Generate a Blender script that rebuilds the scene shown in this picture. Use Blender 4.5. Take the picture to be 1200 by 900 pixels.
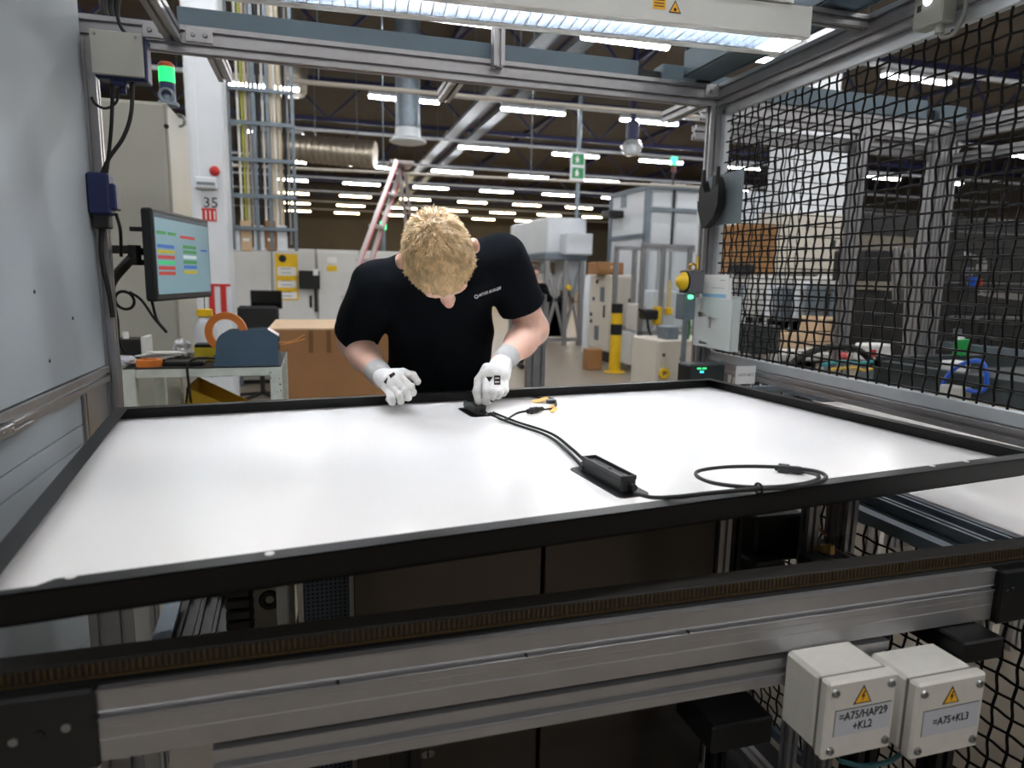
import bpy, bmesh, math, random
import numpy as np
from mathutils import Vector, Matrix, noise
from mathutils.bvhtree import BVHTree
random.seed(7); rng = np.random.default_rng(7)
for o in list(bpy.data.objects): bpy.data.objects.remove(o, do_unlink=True)
S = bpy.context.scene
COL = S.collection
PI = math.pi
# ------------------------------------------------------------------ camera
CAM = Vector((-.4624, -1.3623, 1.3791)); YAW, PITCH, ROLL, FPX = .2838, .1589, .0198, 783.37
_f = Vector((math.sin(YAW)*math.cos(PITCH), math.cos(YAW)*math.cos(PITCH), -math.sin(PITCH)))
_r = Vector((math.cos(YAW), -math.sin(YAW), 0)); _u = _r.cross(_f)
CR = math.cos(ROLL)*_r + math.sin(ROLL)*_u; CU = -math.sin(ROLL)*_r + math.cos(ROLL)*_u; CF = _f
cd = bpy.data.cameras.new('camera'); cam = bpy.data.objects.new('camera', cd); COL.objects.link(cam)
M = Matrix((CR, CU, -CF)).transposed().to_4x4(); M.translation = CAM; cam.matrix_world = M
cd.sensor_fit = 'HORIZONTAL'; cd.sensor_width = 36; cd.lens = FPX/1200*36; cd.clip_start = .05; cd.clip_end = 200
cd.dof.use_dof = True; cd.dof.focus_distance = 1.55; cd.dof.aperture_fstop = 3.6
S.camera = cam
# ------------------------------------------------------------------ world, exposure
w = bpy.data.worlds.new('world'); S.world = w; w.use_nodes = True
w.node_tree.nodes['Background'].inputs[0].default_value = (.8, .88, 1, 1)
w.node_tree.nodes['Background'].inputs[1].default_value = 0.0
S.view_settings.view_transform = 'Standard'; S.view_settings.look = 'None'; S.view_settings.gamma = 1
S.view_settings.use_curve_mapping = False; S.view_settings.exposure = 2.25
HALL_LAMP = 17.0      # radiance of the hall luminaires
CELL_LAMP = 22.0       # radiance of the luminaire above the work place

def ray(px, py): return CF + CR*((px-600)/FPX) - CU*((py-450)/FPX)
def at(px, py, d): return CAM + ray(px, py)*d
def on(px, py, x=None, y=None, z=None):
    d = ray(px, py)
    i, v = (0, x) if x is not None else (1, y) if y is not None else (2, z)
    return CAM + d*((v-CAM[i])/d[i])
# ------------------------------------------------------------------ materials
def lin(c): return tuple((v/255/12.92 if v/255 <= .04045 else ((v/255+.055)/1.055)**2.4) for v in c)
MATS = {}
def mat(name, rgb, rough=.5, metal=0, var=.06, nscale=8, bump=0, bscale=60, emit=0, coat=0, stretch=None, alpha=None, trans=0, spec=None):
    if name in MATS: return MATS[name]
    m = bpy.data.materials.new(name); m.use_nodes = True; MATS[name] = m
    n = m.node_tree; b = n.nodes['Principled BSDF']; c = lin(rgb)
    b.inputs['Roughness'].default_value = rough; b.inputs['Metallic'].default_value = metal
    b.inputs['Base Color'].default_value = (*c, 1)
    if coat: b.inputs['Coat Weight'].default_value = coat; b.inputs['Coat Roughness'].default_value = .12
    if trans: b.inputs['Transmission Weight'].default_value = trans
    if spec is not None: b.inputs['Specular IOR Level'].default_value = spec
    if alpha is not None: b.inputs['Alpha'].default_value = alpha
    if emit: b.inputs['Emission Color'].default_value = (*c, 1); b.inputs['Emission Strength'].default_value = emit
    tc = n.nodes.new('ShaderNodeTexCoord'); vec = tc.outputs['Object']
    if stretch:
        mp = n.nodes.new('ShaderNodeMapping'); mp.inputs['Scale'].default_value = stretch
        n.links.new(vec, mp.inputs['Vector']); vec = mp.outputs['Vector']
    if var and not emit:
        t = n.nodes.new('ShaderNodeTexNoise'); t.inputs['Scale'].default_value = nscale; t.inputs['Detail'].default_value = 4
        n.links.new(vec, t.inputs['Vector'])
        r = n.nodes.new('ShaderNodeValToRGB')
        r.color_ramp.elements[0].position = .3; r.color_ramp.elements[1].position = .7
        r.color_ramp.elements[0].color = (*[v*(1-var) for v in c], 1); r.color_ramp.elements[1].color = (*[min(1, v*(1+var)) for v in c], 1)
        n.links.new(t.outputs['Fac'], r.inputs['Fac']); n.links.new(r.outputs['Color'], b.inputs['Base Color'])
    if bump:
        t2 = n.nodes.new('ShaderNodeTexNoise'); t2.inputs['Scale'].default_value = bscale; t2.inputs['Detail'].default_value = 3
        n.links.new(vec, t2.inputs['Vector'])
        bp = n.nodes.new('ShaderNodeBump'); bp.inputs['Strength'].default_value = bump; bp.inputs['Distance'].default_value = .01
        n.links.new(t2.outputs['Fac'], bp.inputs['Height']); n.links.new(bp.outputs['Normal'], b.inputs['Normal'])
    return m
ALU = mat('brushed_aluminium', (168, 168, 170), .38, .75, .05, 30, stretch=(1, 1, 1))
ALUF = ALU
ALUD = ALU
GALV = mat('galvanised_steel', (120, 132, 142), .45, .5, .12, 12)
BLK = mat('black_anodised', (7, 8, 10), .38, 0, .1, 20, spec=.3)
BLKP = mat('black_plastic', (16, 17, 18), .5, 0, .1, 20)
RUB = mat('black_rubber', (13, 13, 14), .6, 0, .1, 40)
SHEET = mat('white_backsheet', (240, 238, 236), .22, 0, .012, 3, coat=.15)
WSTEEL = mat('white_painted_steel', (214, 216, 212), .4, 0, .04, 10, bump=.03)
GSTEEL = mat('light_grey_steel', (176, 176, 168), .45, 0, .04, 6)
GPAINT = mat('grey_enclosure_paint', (208, 208, 204), .45, 0, .03, 6)
BEIGE = mat('beige_machine_paint', (205, 200, 188), .5, 0, .03, 5)
WMACH = mat('white_machine_paint', (216, 222, 228), .45, 0, .03, 4)
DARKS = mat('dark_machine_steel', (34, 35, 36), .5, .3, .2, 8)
DBLU = mat('dark_blue_plastic', (22, 34, 78), .45, 0, .08, 10)
BLU = mat('blue_hose', (28, 84, 190), .4, 0, .05, 10)
YEL = mat('yellow_paint', (232, 190, 30), .45, 0, .05, 10)
ORG = mat('orange_tape', (240, 140, 60), .5, 0, .05, 30)
CARD = mat('cardboard', (158, 116, 76), .8, 0, .07, 5, bump=.05, bscale=30)
CARDL = mat('cardboard_edge', (206, 178, 146), .8, 0, .06, 9)
PAPER = mat('white_paper', (232, 232, 230), .7, 0, .03, 6)
RED = mat('red_paint', (190, 40, 36), .5, 0, .05, 10)
BOXP = mat('pale_grey_plastic', (205, 203, 196), .5, 0, .03, 40, bump=.08, bscale=300)
DKTXT = mat('black_print', (18, 18, 20), .6, 0, 0)
WTXT = mat('white_print', (235, 235, 235), .6, 0, 0)
SCREW = mat('screw_steel', (150, 150, 150), .35, .8, .1, 60)
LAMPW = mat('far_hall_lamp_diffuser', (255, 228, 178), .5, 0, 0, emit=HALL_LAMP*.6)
LAMP = mat('hall_lamp_diffuser', (253, 252, 252), .5, 0, 0, emit=HALL_LAMP)
CLAMP = mat('cell_lamp_diffuser', (244, 249, 255), .5, 0, 0, emit=CELL_LAMP)

# ------------------------------------------------------------------ mesh builder
class MB:
    def __init__(s): s.v = []; s.f = []
    def add(s, vs, fs):
        k = len(s.v); s.v += [tuple(p) for p in vs]; s.f += [tuple(k+i for i in f) for f in fs]; return s
    def box(s, lo, hi, bev=0, mtx=None):
        lo = [min(a, b) for a, b in zip(lo, hi)], [max(a, b) for a, b in zip(lo, hi)]
        (x0, y0, z0), (x1, y1, z1) = lo
        if not bev:
            vs = [(x0,y0,z0),(x1,y0,z0),(x1,y1,z0),(x0,y1,z0),(x0,y0,z1),(x1,y0,z1),(x1,y1,z1),(x0,y1,z1)]
            fs = [(0,3,2,1),(4,5,6,7),(0,1,5,4),(1,2,6,5),(2,3,7,6),(3,0,4,7)]
        else:
            b = min(bev, (x1-x0)*.49, (y1-y0)*.49, (z1-z0)*.49)
            vs = []; idx = {}
            C = [(x0, x1), (y0, y1), (z0, z1)]
            for i in (0, 1):
                for j in (0, 1):
                    for k in (0, 1):
                        ijk = (i, j, k)
                        for ax in range(3):      # vertex lying on the face of axis ax
                            q = [C[a][ijk[a]] + (0 if a == ax else (b if ijk[a] == 0 else -b)) for a in range(3)]
                            idx[(i, j, k, ax)] = len(vs); vs.append(q)
            fs = []
            g = lambda i, j, k, ax: idx[(i, j, k, ax)]
            for ax in range(3):
                for e in (0, 1):
                    cyc = [(0, 0), (1, 0), (1, 1), (0, 1)]; q = []
                    for c in cyc:
                        t = list(c); t.insert(ax, e); q.append(g(*t, ax))
                    fs.append(tuple(q))
            for ax in range(3):                  # edges along ax
                o1, o2 = [a for a in range(3) if a != ax]
                for c in ((0, 0), (0, 1), (1, 0), (1, 1)):
                    t0 = [0]*3; t0[o1], t0[o2] = c; t1 = list(t0); t1[ax] = 1
                    fs.append((g(*t0, o1), g(*t1, o1), g(*t1, o2), g(*t0, o2)))
            for i in (0, 1):
                for j in (0, 1):
                    for k in (0, 1): fs.append((g(i,j,k,0), g(i,j,k,1), g(i,j,k,2)))
        if mtx is not None: vs = [mtx @ Vector(p) for p in vs]
        return s.add(vs, fs)
    def cyl(s, a, b, r0, r1=None, n=12, caps=True):
        r1 = r0 if r1 is None else r1
        a, b = Vector(a), Vector(b); d = (b-a).normalized()
        x = d.orthogonal().normalized(); y = d.cross(x)
        vs = []
        for c, r in ((a, r0), (b, r1)):
            for i in range(n): t = 2*PI*i/n; vs.append(c + x*(r*math.cos(t)) + y*(r*math.sin(t)))
        fs = [(i, (i+1) % n, n+(i+1) % n, n+i) for i in range(n)]
        if caps: fs += [tuple(range(n))[::-1], tuple(range(n, 2*n))]
        return s.add(vs, fs)
    def tube(s, pts, r, n=8, closed=False):
        pts = [Vector(p) for p in pts]; N = len(pts); vs = []; x = None
        for i, p in enumerate(pts):
            a = pts[i-1] if (i > 0 or closed) else p; b = pts[(i+1) % N] if (i < N-1 or closed) else p
            d = (b-a).normalized()
            x = d.orthogonal().normalized() if x is None else (x - d*x.dot(d)).normalized()
            y = d.cross(x); rr = r[i] if isinstance(r, (list, tuple)) else r
            for k in range(n): t = 2*PI*k/n; vs.append(p + x*(rr*math.cos(t)) + y*(rr*math.sin(t)))
        fs = []
        for i in range(N if closed else N-1):
            j = (i+1) % N
            for k in range(n): fs.append((i*n+k, i*n+(k+1) % n, j*n+(k+1) % n, j*n+k))
        if not closed: fs += [tuple(range(n))[::-1], tuple(range((N-1)*n, N*n))]
        return s.add(vs, fs)
    def prism(s, poly, o, u, v, d):
        """polygon (2-D, in u/v from o) extruded by vector d"""
        o, u, v, d = Vector(o), Vector(u), Vector(v), Vector(d); n = len(poly)
        vs = [o+u*a+v*b for a, b in poly]; vs += [p+d for p in vs]
        fs = [tuple(range(n))[::-1], tuple(range(n, 2*n))] + [(i, (i+1) % n, n+(i+1) % n, n+i) for i in range(n)]
        return s.add(vs, fs)
    def lathe(s, prof, o, ax=(0,0,1), n=24):
        o = Vector(o); ax = Vector(ax).normalized(); x = ax.orthogonal().normalized(); y = ax.cross(x); vs = []; m = len(prof)
        for i in range(n):
            t = 2*PI*i/n; d = x*math.cos(t)+y*math.sin(t)
            vs += [o+d*r+ax*h for r, h in prof]
        fs = [(i*m+k, ((i+1) % n)*m+k, ((i+1) % n)*m+k+1, i*m+k+1) for i in range(n) for k in range(m-1)]
        ring = prof[0] == prof[-1]
        if prof[0][0] > 1e-5 and not ring: fs.append(tuple(i*m for i in range(n))[::-1])
        if prof[-1][0] > 1e-5 and not ring: fs.append(tuple(i*m+m-1 for i in range(n)))
        return s.add(vs, fs)
    def torus(s, o, ax, R, r, n=24, k=8):
        o = Vector(o); ax = Vector(ax).normalized(); x = ax.orthogonal().normalized(); y = ax.cross(x)
        return s.tube([o+(x*math.cos(2*PI*i/n)+y*math.sin(2*PI*i/n))*R for i in range(n)], r, k, True)
    def beam(s, a, b, w, h, nw=1, nh=1, up=(0,0,1), slot=.011, dep=.012):
        """slotted aluminium extrusion from a to b: w across, h along up"""
        a, b, up = Vector(a), Vector(b), Vector(up); d = (b-a).normalized()
        if abs(d.dot(up)) > .999*up.length: up = Vector((0, 1, 0))
        up = (up-d*up.dot(d)).normalized(); sd = d.cross(up); dep = min(dep, .3*min(w, h)); slot = min(slot, .3*min(w, h))
        def side(L, n):
            q = [(-L/2, 0)]
            for k in range(n):
                c = -L/2+L*(k+.5)/n
                q += [(c-slot/2, 0), (c-slot/2, -dep), (c+slot/2, -dep), (c+slot/2, 0)]
            return q
        poly = []
        for L, n, off, ux, uy in ((w, nw, h/2, (1, 0), (0, -1)), (h, nh, w/2, (0, 1), (1, 0)), (w, nw, h/2, (-1, 0), (0, 1)), (h, nh, w/2, (0, -1), (-1, 0))):
            for t, e in side(L, n): poly.append((ux[0]*t+uy[0]*(off+e), ux[1]*t+uy[1]*(off+e)))
        return s.prism(poly, a, sd, up, b-a)
    def xf(s, mtx): s.v = [tuple(mtx @ Vector(p)) for p in s.v]; return s
    def build(s, name, m, parent=None, smooth=35, local=False):
        return link(name, s.v, s.f, m, parent, smooth, local)
def link(name, v, f, m, parent=None, smooth=35, local=False):
    v = np.array(v, float); lo = v.min(0); hi = v.max(0)
    c = np.array([(lo[0]+hi[0])/2, (lo[1]+hi[1])/2, lo[2]])
    me = bpy.data.meshes.new(name); me.from_pydata((v-c).tolist(), [], f); me.update()
    bm = bmesh.new(); bm.from_mesh(me); bmesh.ops.recalc_face_normals(bm, faces=bm.faces); bm.to_mesh(me); bm.free()
    if smooth:
        me.polygons.foreach_set('use_smooth', [True]*len(me.polygons)); me.set_sharp_from_angle(angle=math.radians(smooth))
    me.materials.append(m)
    o = bpy.data.objects.new(name, me); COL.objects.link(o); o.location = c
    if parent is not None:
        o.parent = parent
        if not local:
            q = parent; off = Vector((0, 0, 0))
            while q is not None: off += q.location; q = q.parent
            o.location = Vector(c)-off
    return o
def tag(o, label, cat, group=None):
    o['label'] = label; o['category'] = cat
    if group: o['group'] = group
    return o
def thing(name, label, cat, loc, group=None, rz=0):
    o = bpy.data.objects.new(name, None); COL.objects.link(o); o.location = Vector(loc); o.rotation_euler = (0, 0, rz)
    o.empty_display_size = .05
    return tag(o, label, cat, group)
def struct(o): o['kind'] = 'structure'; return o
def copy_tree(o, parent=None):
    c = o.copy(); COL.objects.link(c); c.parent = parent
    for ch in [q for q in KIDS.get(o.name, [])]: copy_tree(ch, c)
    return c
KIDS = {}
def index_kids(o):
    KIDS[o.name] = [q for q in COL.objects if q.parent == o]
    for q in KIDS[o.name]: index_kids(q)
def holed(us, vs, holes, box):
    """plate cut by rectangular openings: box(u0, u1, v0, v1) is called for every solid cell"""
    U_ = sorted(set([us[0], us[1]]+[h[0] for h in holes]+[h[1] for h in holes])); V_ = sorted(set([vs[0], vs[1]]+[h[2] for h in holes]+[h[3] for h in holes]))
    for a, b in zip(U_, U_[1:]):
        for c, d in zip(V_, V_[1:]):
            if not any(h[0] <= (a+b)/2 <= h[1] and h[2] <= (c+d)/2 <= h[3] for h in holes): box(a, b, c, d)
def arc(c, r, a0, a1, n): return [(c[0]+r*math.cos(a0+(a1-a0)*i/n), c[1]+r*math.sin(a0+(a1-a0)*i/n)) for i in range(n+1)]
def smooth_path(pts, n=8):
    P = [Vector(p) for p in pts]; P = [P[0]*2-P[1]]+P+[P[-1]*2-P[-2]]; out = []
    for i in range(1, len(P)-2):
        for k in range(n):
            t = k/n; a, b, c, d = P[i-1:i+3]
            out.append(.5*((2*b)+(c-a)*t+(2*a-5*b+4*c-d)*t*t+(3*b-a-3*c+d)*t*t*t))
    out.append(P[-2]); return out
def text_mesh(body, size, extrude=.0004, align='CENTER', spacing=1.0, lsp=1.0, bold=0.):
    cu = bpy.data.curves.new('print', 'FONT'); cu.body = body; cu.size = size; cu.extrude = extrude
    cu.align_x = align; cu.align_y = 'CENTER'; cu.space_character = spacing; cu.space_line = lsp; cu.resolution_u = 2; cu.offset = bold*size
    o = bpy.data.objects.new('print', cu); COL.objects.link(o)
    dg = bpy.context.evaluated_depsgraph_get(); me = o.evaluated_get(dg).to_mesh()
    v = [tuple(p.co) for p in me.vertices]; f = [tuple(p.vertices) for p in me.polygons]
    o.evaluated_get(dg).to_mesh_clear(); bpy.data.objects.remove(o); bpy.data.curves.remove(cu)
    return v, f
def text_on(name, body, size, o, u, v, m, parent, sx=1.0, **k):
    """flat lettering lying on a plane: o centre, u reading direction, v up"""
    vs, fs = text_mesh(body, size, **k); o, u, v = Vector(o), Vector(u).normalized(), Vector(v).normalized(); nn = u.cross(v)
    return link(name, [o+u*(a*sx)+v*b+nn*c for a, b, c in vs], fs, m, parent, 0)
# ------------------------------------------------------------------ the hall
X0, X1, Y0, Y1, ZC = -16., 34., -12., 47., 7.3
FLOOR = mat('hall_floor_epoxy', (132, 122, 108), .4, 0, .06, .6, bump=.02, bscale=5)
ROOF = mat('roof_deck', (78, 68, 55), .8, 0, .12, 2)
HWALL = mat('hall_wall', (90, 84, 74), .8, 0, .08, .7)
BLUS = mat('blue_truss_paint', (26, 31, 72), .5, 0, .1, 4)
struct(MB().box((X0, Y0, -.12), (X1, Y1, 0)).build('floor', FLOOR))
struct(MB().box((X0, Y0, ZC), (X1, Y1, ZC+.1)).build('ceiling', ROOF))
struct(MB().box((X0, Y1, 0), (X1, Y1+.1, ZC)).build('wall_back', HWALL))
struct(MB().box((X0, Y0-.1, 0), (X1, Y0, ZC)).build('wall_front', mat('front_wall', (150, 148, 144), .8, 0, .08, .7)))
struct(MB().box((X0-.1, Y0, 0), (X0, Y1, ZC)).build('wall_left', HWALL))
struct(MB().box((X1, Y0, 0), (X1+.1, Y1, ZC)).build('wall_right', HWALL))
# luminaires on a regular grid, hung under trunking rails
ROWS = [9.1+4.8*j for j in range(-3, 8)]; COLS = [1.45+2.92*i for i in range(-3, 8)]
lum = thing('ceiling_luminaire', 'long white ceiling luminaire under a trunking rail of the hall', 'luminaire', (COLS[0], ROWS[0], 5.08), 'hall luminaires')
x, y = COLS[0], ROWS[0]
MB().prism([(-.07, .04), (.07, .04), (.05, .12), (-.05, .12)], (x-.76, y, 5.08), (0, 1, 0), (0, 0, 1), (1.52, 0, 0)).build('housing', WMACH, lum)
MB().prism([(-.06, .04), (-.05, .005), (0, -.01), (.05, .005), (.06, .04)], (x-.74, y, 5.08), (0, 1, 0), (0, 0, 1), (1.48, 0, 0)).build('diffuser', LAMP, lum)
for e in (-.4, .4): MB().cyl((x+e, y, 5.19), (x+e, y, 5.245), .008, n=6).build('bracket', GALV, lum)
index_kids(lum)
def in_frame(x, y):
    for dx in (-.76, 0, .76):
        for z in (5.07, 5.2):
            d = Vector((x+dx, y, z))-CAM; t = d.dot(CF)
            if t > .1 and abs(d.dot(CR)/t*FPX) < 600 and abs(d.dot(CU)/t*FPX) < 450: return True
    return False
def shown(x, y):      # lamps inside the frame stand only where the photograph shows one
    if y < 11: return -2 < x < 11
    if y < 16: return -5 < x < 20
    if y < 21: return -2 < x < 23 and abs(x-1.45) > .1
    return -2 < x < 17
LAMPS = []
for j, yy in enumerate(ROWS):
    rail = MB().box((X0+.02, yy-.035, 5.24), (X1-.02, yy+.035, 5.31))
    rl = thing('trunking_rail', 'long white light trunking rail carrying a row of hall luminaires', 'rail', (9, yy, 5.24), 'light trunking rails')
    rail.build('rail', WMACH, rl)
    for xx in range(-15, 34, 6): MB().cyl((xx, yy, 5.31), (xx, yy, ZC+.01), .008, n=5).build('hanger', GALV, rl)
    for i, xx in enumerate(COLS):
        vis = in_frame(xx, yy)
        if vis and not shown(xx, yy): continue
        first = not (i or j); c = lum if first else copy_tree(lum); c.location = (xx, yy, 5.08)
        LAMPS.append((c, vis, yy))
bpy.context.view_layer.update()
for c, vis, yy in LAMPS:
    if not vis: c.name = 'ceiling_luminaire_offscreen'
    for q in c.children:
        if q.name.startswith('diffuser'):
            if not vis: q.name = 'diffuser_offscreen'
            if yy > 30: q.material_slots[0].link = 'OBJECT'; q.material_slots[0].material = LAMPW
# blue roof trusses across the hall
BR = None
for j in range(0, 6):
    yy = 6.6+7.0*j
    t = thing('roof_truss', 'dark blue steel lattice truss under the roof deck of the hall', 'truss', (9, yy, 5.9), 'roof trusses')
    MB().box((X0+.02, yy-.07, 5.9), (X1-.02, yy+.07, 6.02)).build('bottom_chord', BLUS, t)
    MB().box((X0+.02, yy-.08, 7.0), (X1-.02, yy+.08, 7.16)).build('top_chord', BLUS, t)
    for k in range(22):
        xa = X0+.6+k*2.2
        if BR is None:
            BR = MB().beam((xa, yy, 5.98), (xa+1.1, yy, 7.05), .06, .06, 0, 0, up=(0, 1, 0)).build('brace', BLUS, t)
            BR2 = MB().beam((xa+1.1, yy, 7.05), (xa+2.2, yy, 5.98), .06, .06, 0, 0, up=(0, 1, 0)).build('brace', BLUS, t); bl = BR.location.copy(); bl2 = BR2.location.copy(); k0 = xa
        else:
            for B, l in ((BR, bl), (BR2, bl2)):
                c = B.copy(); COL.objects.link(c); c.parent = t; c.location = l+Vector((xa-k0, 0, 0))
for xx in range(-12, 34, 5):
    tag(MB().box((xx-.06, Y0+.02, 7.16), (xx+.06, Y1-.02, ZC+.005)).build('roof_purlin', BLUS), 'slim dark blue purlin running along the roof deck', 'purlin', 'roof purlins')
# ladder cable tray pair running away along the hall
q = on(540, 160, z=5.62); tx = q.x
for e, dz in ((-.36, 0), (.36, 0)):
    t = thing('cable_tray', 'galvanised ladder cable tray hanging along the blue girder', 'cable tray', (tx+e, 20, 5.55), 'ladder cable trays under the roof')
    for s_ in (-.15, .15): MB().box((tx+e+s_-.01, 4, 5.55), (tx+e+s_+.01, 46, 5.63)).build('side_rail', GALV, t)
    MB().box((tx+e-.14, 4, 5.56), (tx+e+.14, 46, 5.57)).build('tray_bottom', GALV, t)
    for k in range(0, 7): MB().cyl((tx+e-.2, 6+6*k, 5.6), (tx+e-.2, 6+6*k, ZC+.01), .008, n=5).build('hanger', GALV, t)
tag(MB().box((tx-.1, 3, 5.75), (tx+.1, 46.5, 6.0)).build('girder', BLUS), 'blue steel girder between the two ladder cable trays', 'girder')
# ventilation
q = at(478, 168, 13.2)
v = thing('air_diffuser', 'round duct with flat disc air outlet hanging by the cable tray', 'air outlet', q)
MB().lathe([(.24, .25), (.24, ZC-q.z+.01)], q, n=24).build('duct', GALV, v)
MB().lathe([(0, 0), (.3, .0), (.36, .02), (.36, .05), (.26, .1), (.24, .28)], q, n=28).build('disc', WMACH, v)
MB().torus(q+Vector((0, 0, .3)), (0, 0, 1), .245, .012, 24, 6).build('collar', GALV, v)
DUCT = mat('foil_duct', (160, 152, 138), .35, .8, .15, 3, bump=.3, bscale=14)
a = at(300, 168, 17); b = at(440, 182, 17)
pf = []; L = (b-a).length
for k in range(60): pf.append((.34+.012*math.sin(k*2.1), L*k/59))
fd = thing('foil_duct', 'wide ribbed silver foil duct under the roof', 'duct', (a+b)/2)
MB().lathe(pf, a, b-a, 20).build('duct', DUCT, fd)
for k in (.15, .5, .85):
    c = a.lerp(b, k); MB().cyl((c.x, c.y, c.z+.3), (c.x, c.y, ZC+.01), .01, n=6).build('hanger', GALV, fd)
a = at(338, 112, 15.6); pf = [(.0, 0), (.36, .02), (.42, .1), (.44, .5), (.44, ZC-a.z+.01)]
tag(MB().lathe(pf, a, n=24).build('duct_riser', DUCT), 'wide round metal duct riser ending above the cable rack', 'duct')
q = at(740, 182, 15)
d = thing('dome_lamp', 'clear round dome lamp on a short blue pipe under the roof', 'lamp', q)
GLASSY = mat('clear_dome', (225, 230, 235), .08, .6, .2, 6)
MB().lathe([(0, -.02), (.14, .0), (.22, .09), (.24, .2), (.17, .3), (.1, .34)], q, n=20).build('dome', GLASSY, d)
MB().lathe([(.1, .33), (.14, .36), (.14, .7), (.1, .74), (.06, .76), (.06, ZC-q.z+.01)], q, n=14).build('stem', BLUS, d)
# pipes crossing the hall below the lamps
PIPE = mat('pipe_paint', (186, 180, 170), .45, .1, .05, 4)
for (p0, p1, y_, r_, lab) in (((230, 192), (640, 211), 9.5, .022, 'thin pale pipe crossing the hall behind the stepladder'), ((345, 95), (830, 138), 7.6, .03, 'pale pipe crossing the hall just under the aluminium crossbeam')):
    a = on(*p0, y=y_); b = on(*p1, y=y_); dv = (b-a).normalized()
    p_ = thing('pipe', lab, 'pipe', (a+b)/2)
    MB().cyl(a-dv*1.0, b+dv*4, r_, n=10).build('pipe_run', PIPE, p_)
    for k in (.05, .5, .95):
        c = a.lerp(b, k); MB().cyl(c, (c.x, c.y, ZC+.01), .007, n=5).build('hanger', GALV, p_)
# post with green escape sign
GRN = mat('green_sign', (40, 140, 84), .5, 0, 0)
a = on(676, 250, y=12.6)
p_ = thing('sign_post', 'slim blue-grey pipe with a green and white escape sign', 'sign', (a.x, a.y, 5.3))
MB().cyl((a.x, a.y, 2.3), (a.x, a.y, ZC+.01), .045, n=10).build('pipe', GALV, p_)
c = on(677, 195, y=12.5); MB().box((c.x-.16, 12.48, c.z-.3), (c.x+.16, 12.54, c.z+.3), .005).build('sign_plate', WMACH, p_)
for dz in (-.14, .14):
    sg = MB().box((c.x-.13, 12.474, c.z+dz-.11), (c.x+.13, 12.482, c.z+dz+.11)).build('pictogram', GRN, p_)
    MB().cyl((c.x-.02, 12.47, c.z+dz+.05), (c.x-.02, 12.478, c.z+dz+.05), .022, n=8).build('figure', WTXT, sg)
    MB().prism([(-.05, -.08), (-.02, -.02), (-.06, .02), (0, .03), (.05, .0), (.02, -.03), (.05, -.08), (.01, -.05)], (c.x-.02, 12.47, c.z+dz), (1, 0, 0), (0, 0, 1), (0, .008, 0)).build('figure', WTXT, sg)
# white column with signs and red call point
yc = 5.4
a = on(218, 200, y=yc); b = on(268, 200, y=yc)
colm = thing('hall_column', 'wide white hall column carrying the number 35', 'column', ((a.x+b.x)/2, yc+.2, 0))
MB().box((a.x+.02, yc, 0), (b.x-.03, yc+.38, ZC+.01), .015).build('shaft', WMACH, colm)
MB().box((a.x+.05, yc-.012, 0), (a.x+.11, yc+.01, ZC), .004).build('conduit_cover', WMACH, colm)
c = on(247, 238, y=yc-.004); text_on('number', '35', .13, c, (1, 0, 0), (0, 0, 1), DKTXT, colm)
c = on(244, 252, y=yc-.004); MB().box((c.x-.085, yc-.004, c.z-.055), (c.x+.07, yc+.002, c.z+.06)).build('red_sign', RED, colm)
for k in range(4): MB().box((c.x-.06+.036*k, yc-.006, c.z-.04), (c.x-.05+.036*k, yc, c.z+.04)).build('sign_stripe', WTXT, colm)
for k in range(2): MB().box((b.x-.22+.1*k, yc-.006, .95), (b.x-.17+.1*k, yc, 1.25)).build('red_band', RED, colm)
MB().box((a.x+.02, yc-.004, 1.24), (b.x-.03, yc+.002, 1.262)).build('red_line', RED, colm)
c = on(243, 215, y=yc); e_ = thing('emergency_light', 'small white wall box on the hall column below a red lamp', 'light', (c.x, yc, c.z-.06))
MB().box((c.x-.1, yc-.06, c.z-.05), (c.x+.09, yc+.002, c.z+.05), .01).build('body', WMACH, e_)
MB().box((c.x-.08, yc-.064, c.z-.02), (c.x+.07, yc-.055, c.z+.005)).build('lens', GALV, e_)
c = on(252, 201, y=yc); tag(MB().lathe([(0, .0), (.035, .0), (.045, .03), (.03, .06), (0, .07)], (c.x, yc+.003, c.z), (0, -1, 0), 16).build('alarm_lamp', RED), 'round red alarm lamp on the white hall column', 'lamp')
# vertical ladder cable rack with risers
yr = 6.2
xs = [on(px, 150, y=yr).x for px in (268, 298, 314, 343)]
zt_, zb_ = ZC, on(300, 293, y=yr).z
rk = thing('cable_rack', 'tall galvanised ladder rack of vertical cable risers beside the column', 'cable rack', (xs[1], yr, zb_))
for xx in (xs[0], xs[1], xs[2], xs[3]): MB().box((xx-.018, yr-.015, zb_), (xx+.018, yr+.015, zt_), .003).build('upright', GALV, rk)
for py in (60, 106, 145, 188, 230, 268): 
    zz = on(300, py, y=yr).z; MB().box((xs[0]-.02, yr-.035, zz-.02), (xs[3]+.02, yr-.015, zz+.02), .003).build('rung', GALV, rk)
CB = [mat('cable_white', (225, 225, 220), .5), mat('cable_yellowgreen', (170, 175, 70), .5), mat('cable_grey', (150, 150, 150), .5), mat('cable_beige', (196, 184, 160), .5), BLKP]
for k, (px, m_) in enumerate(((279, 0), (284, 1), (288, 3), (293, 2), (303, 4), (308, 0), (318, 3), (322, 0), (327, 3), (333, 4), (337, 2))):
    xx = on(px, 150, y=yr).x; zz = on(px, 262+random.uniform(0, 25), y=yr).z
    MB().cyl((xx, yr+.03, zz), (xx, yr+.03, zt_), random.uniform(.012, .024), n=7).build('cable', CB[m_], rk)
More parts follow.
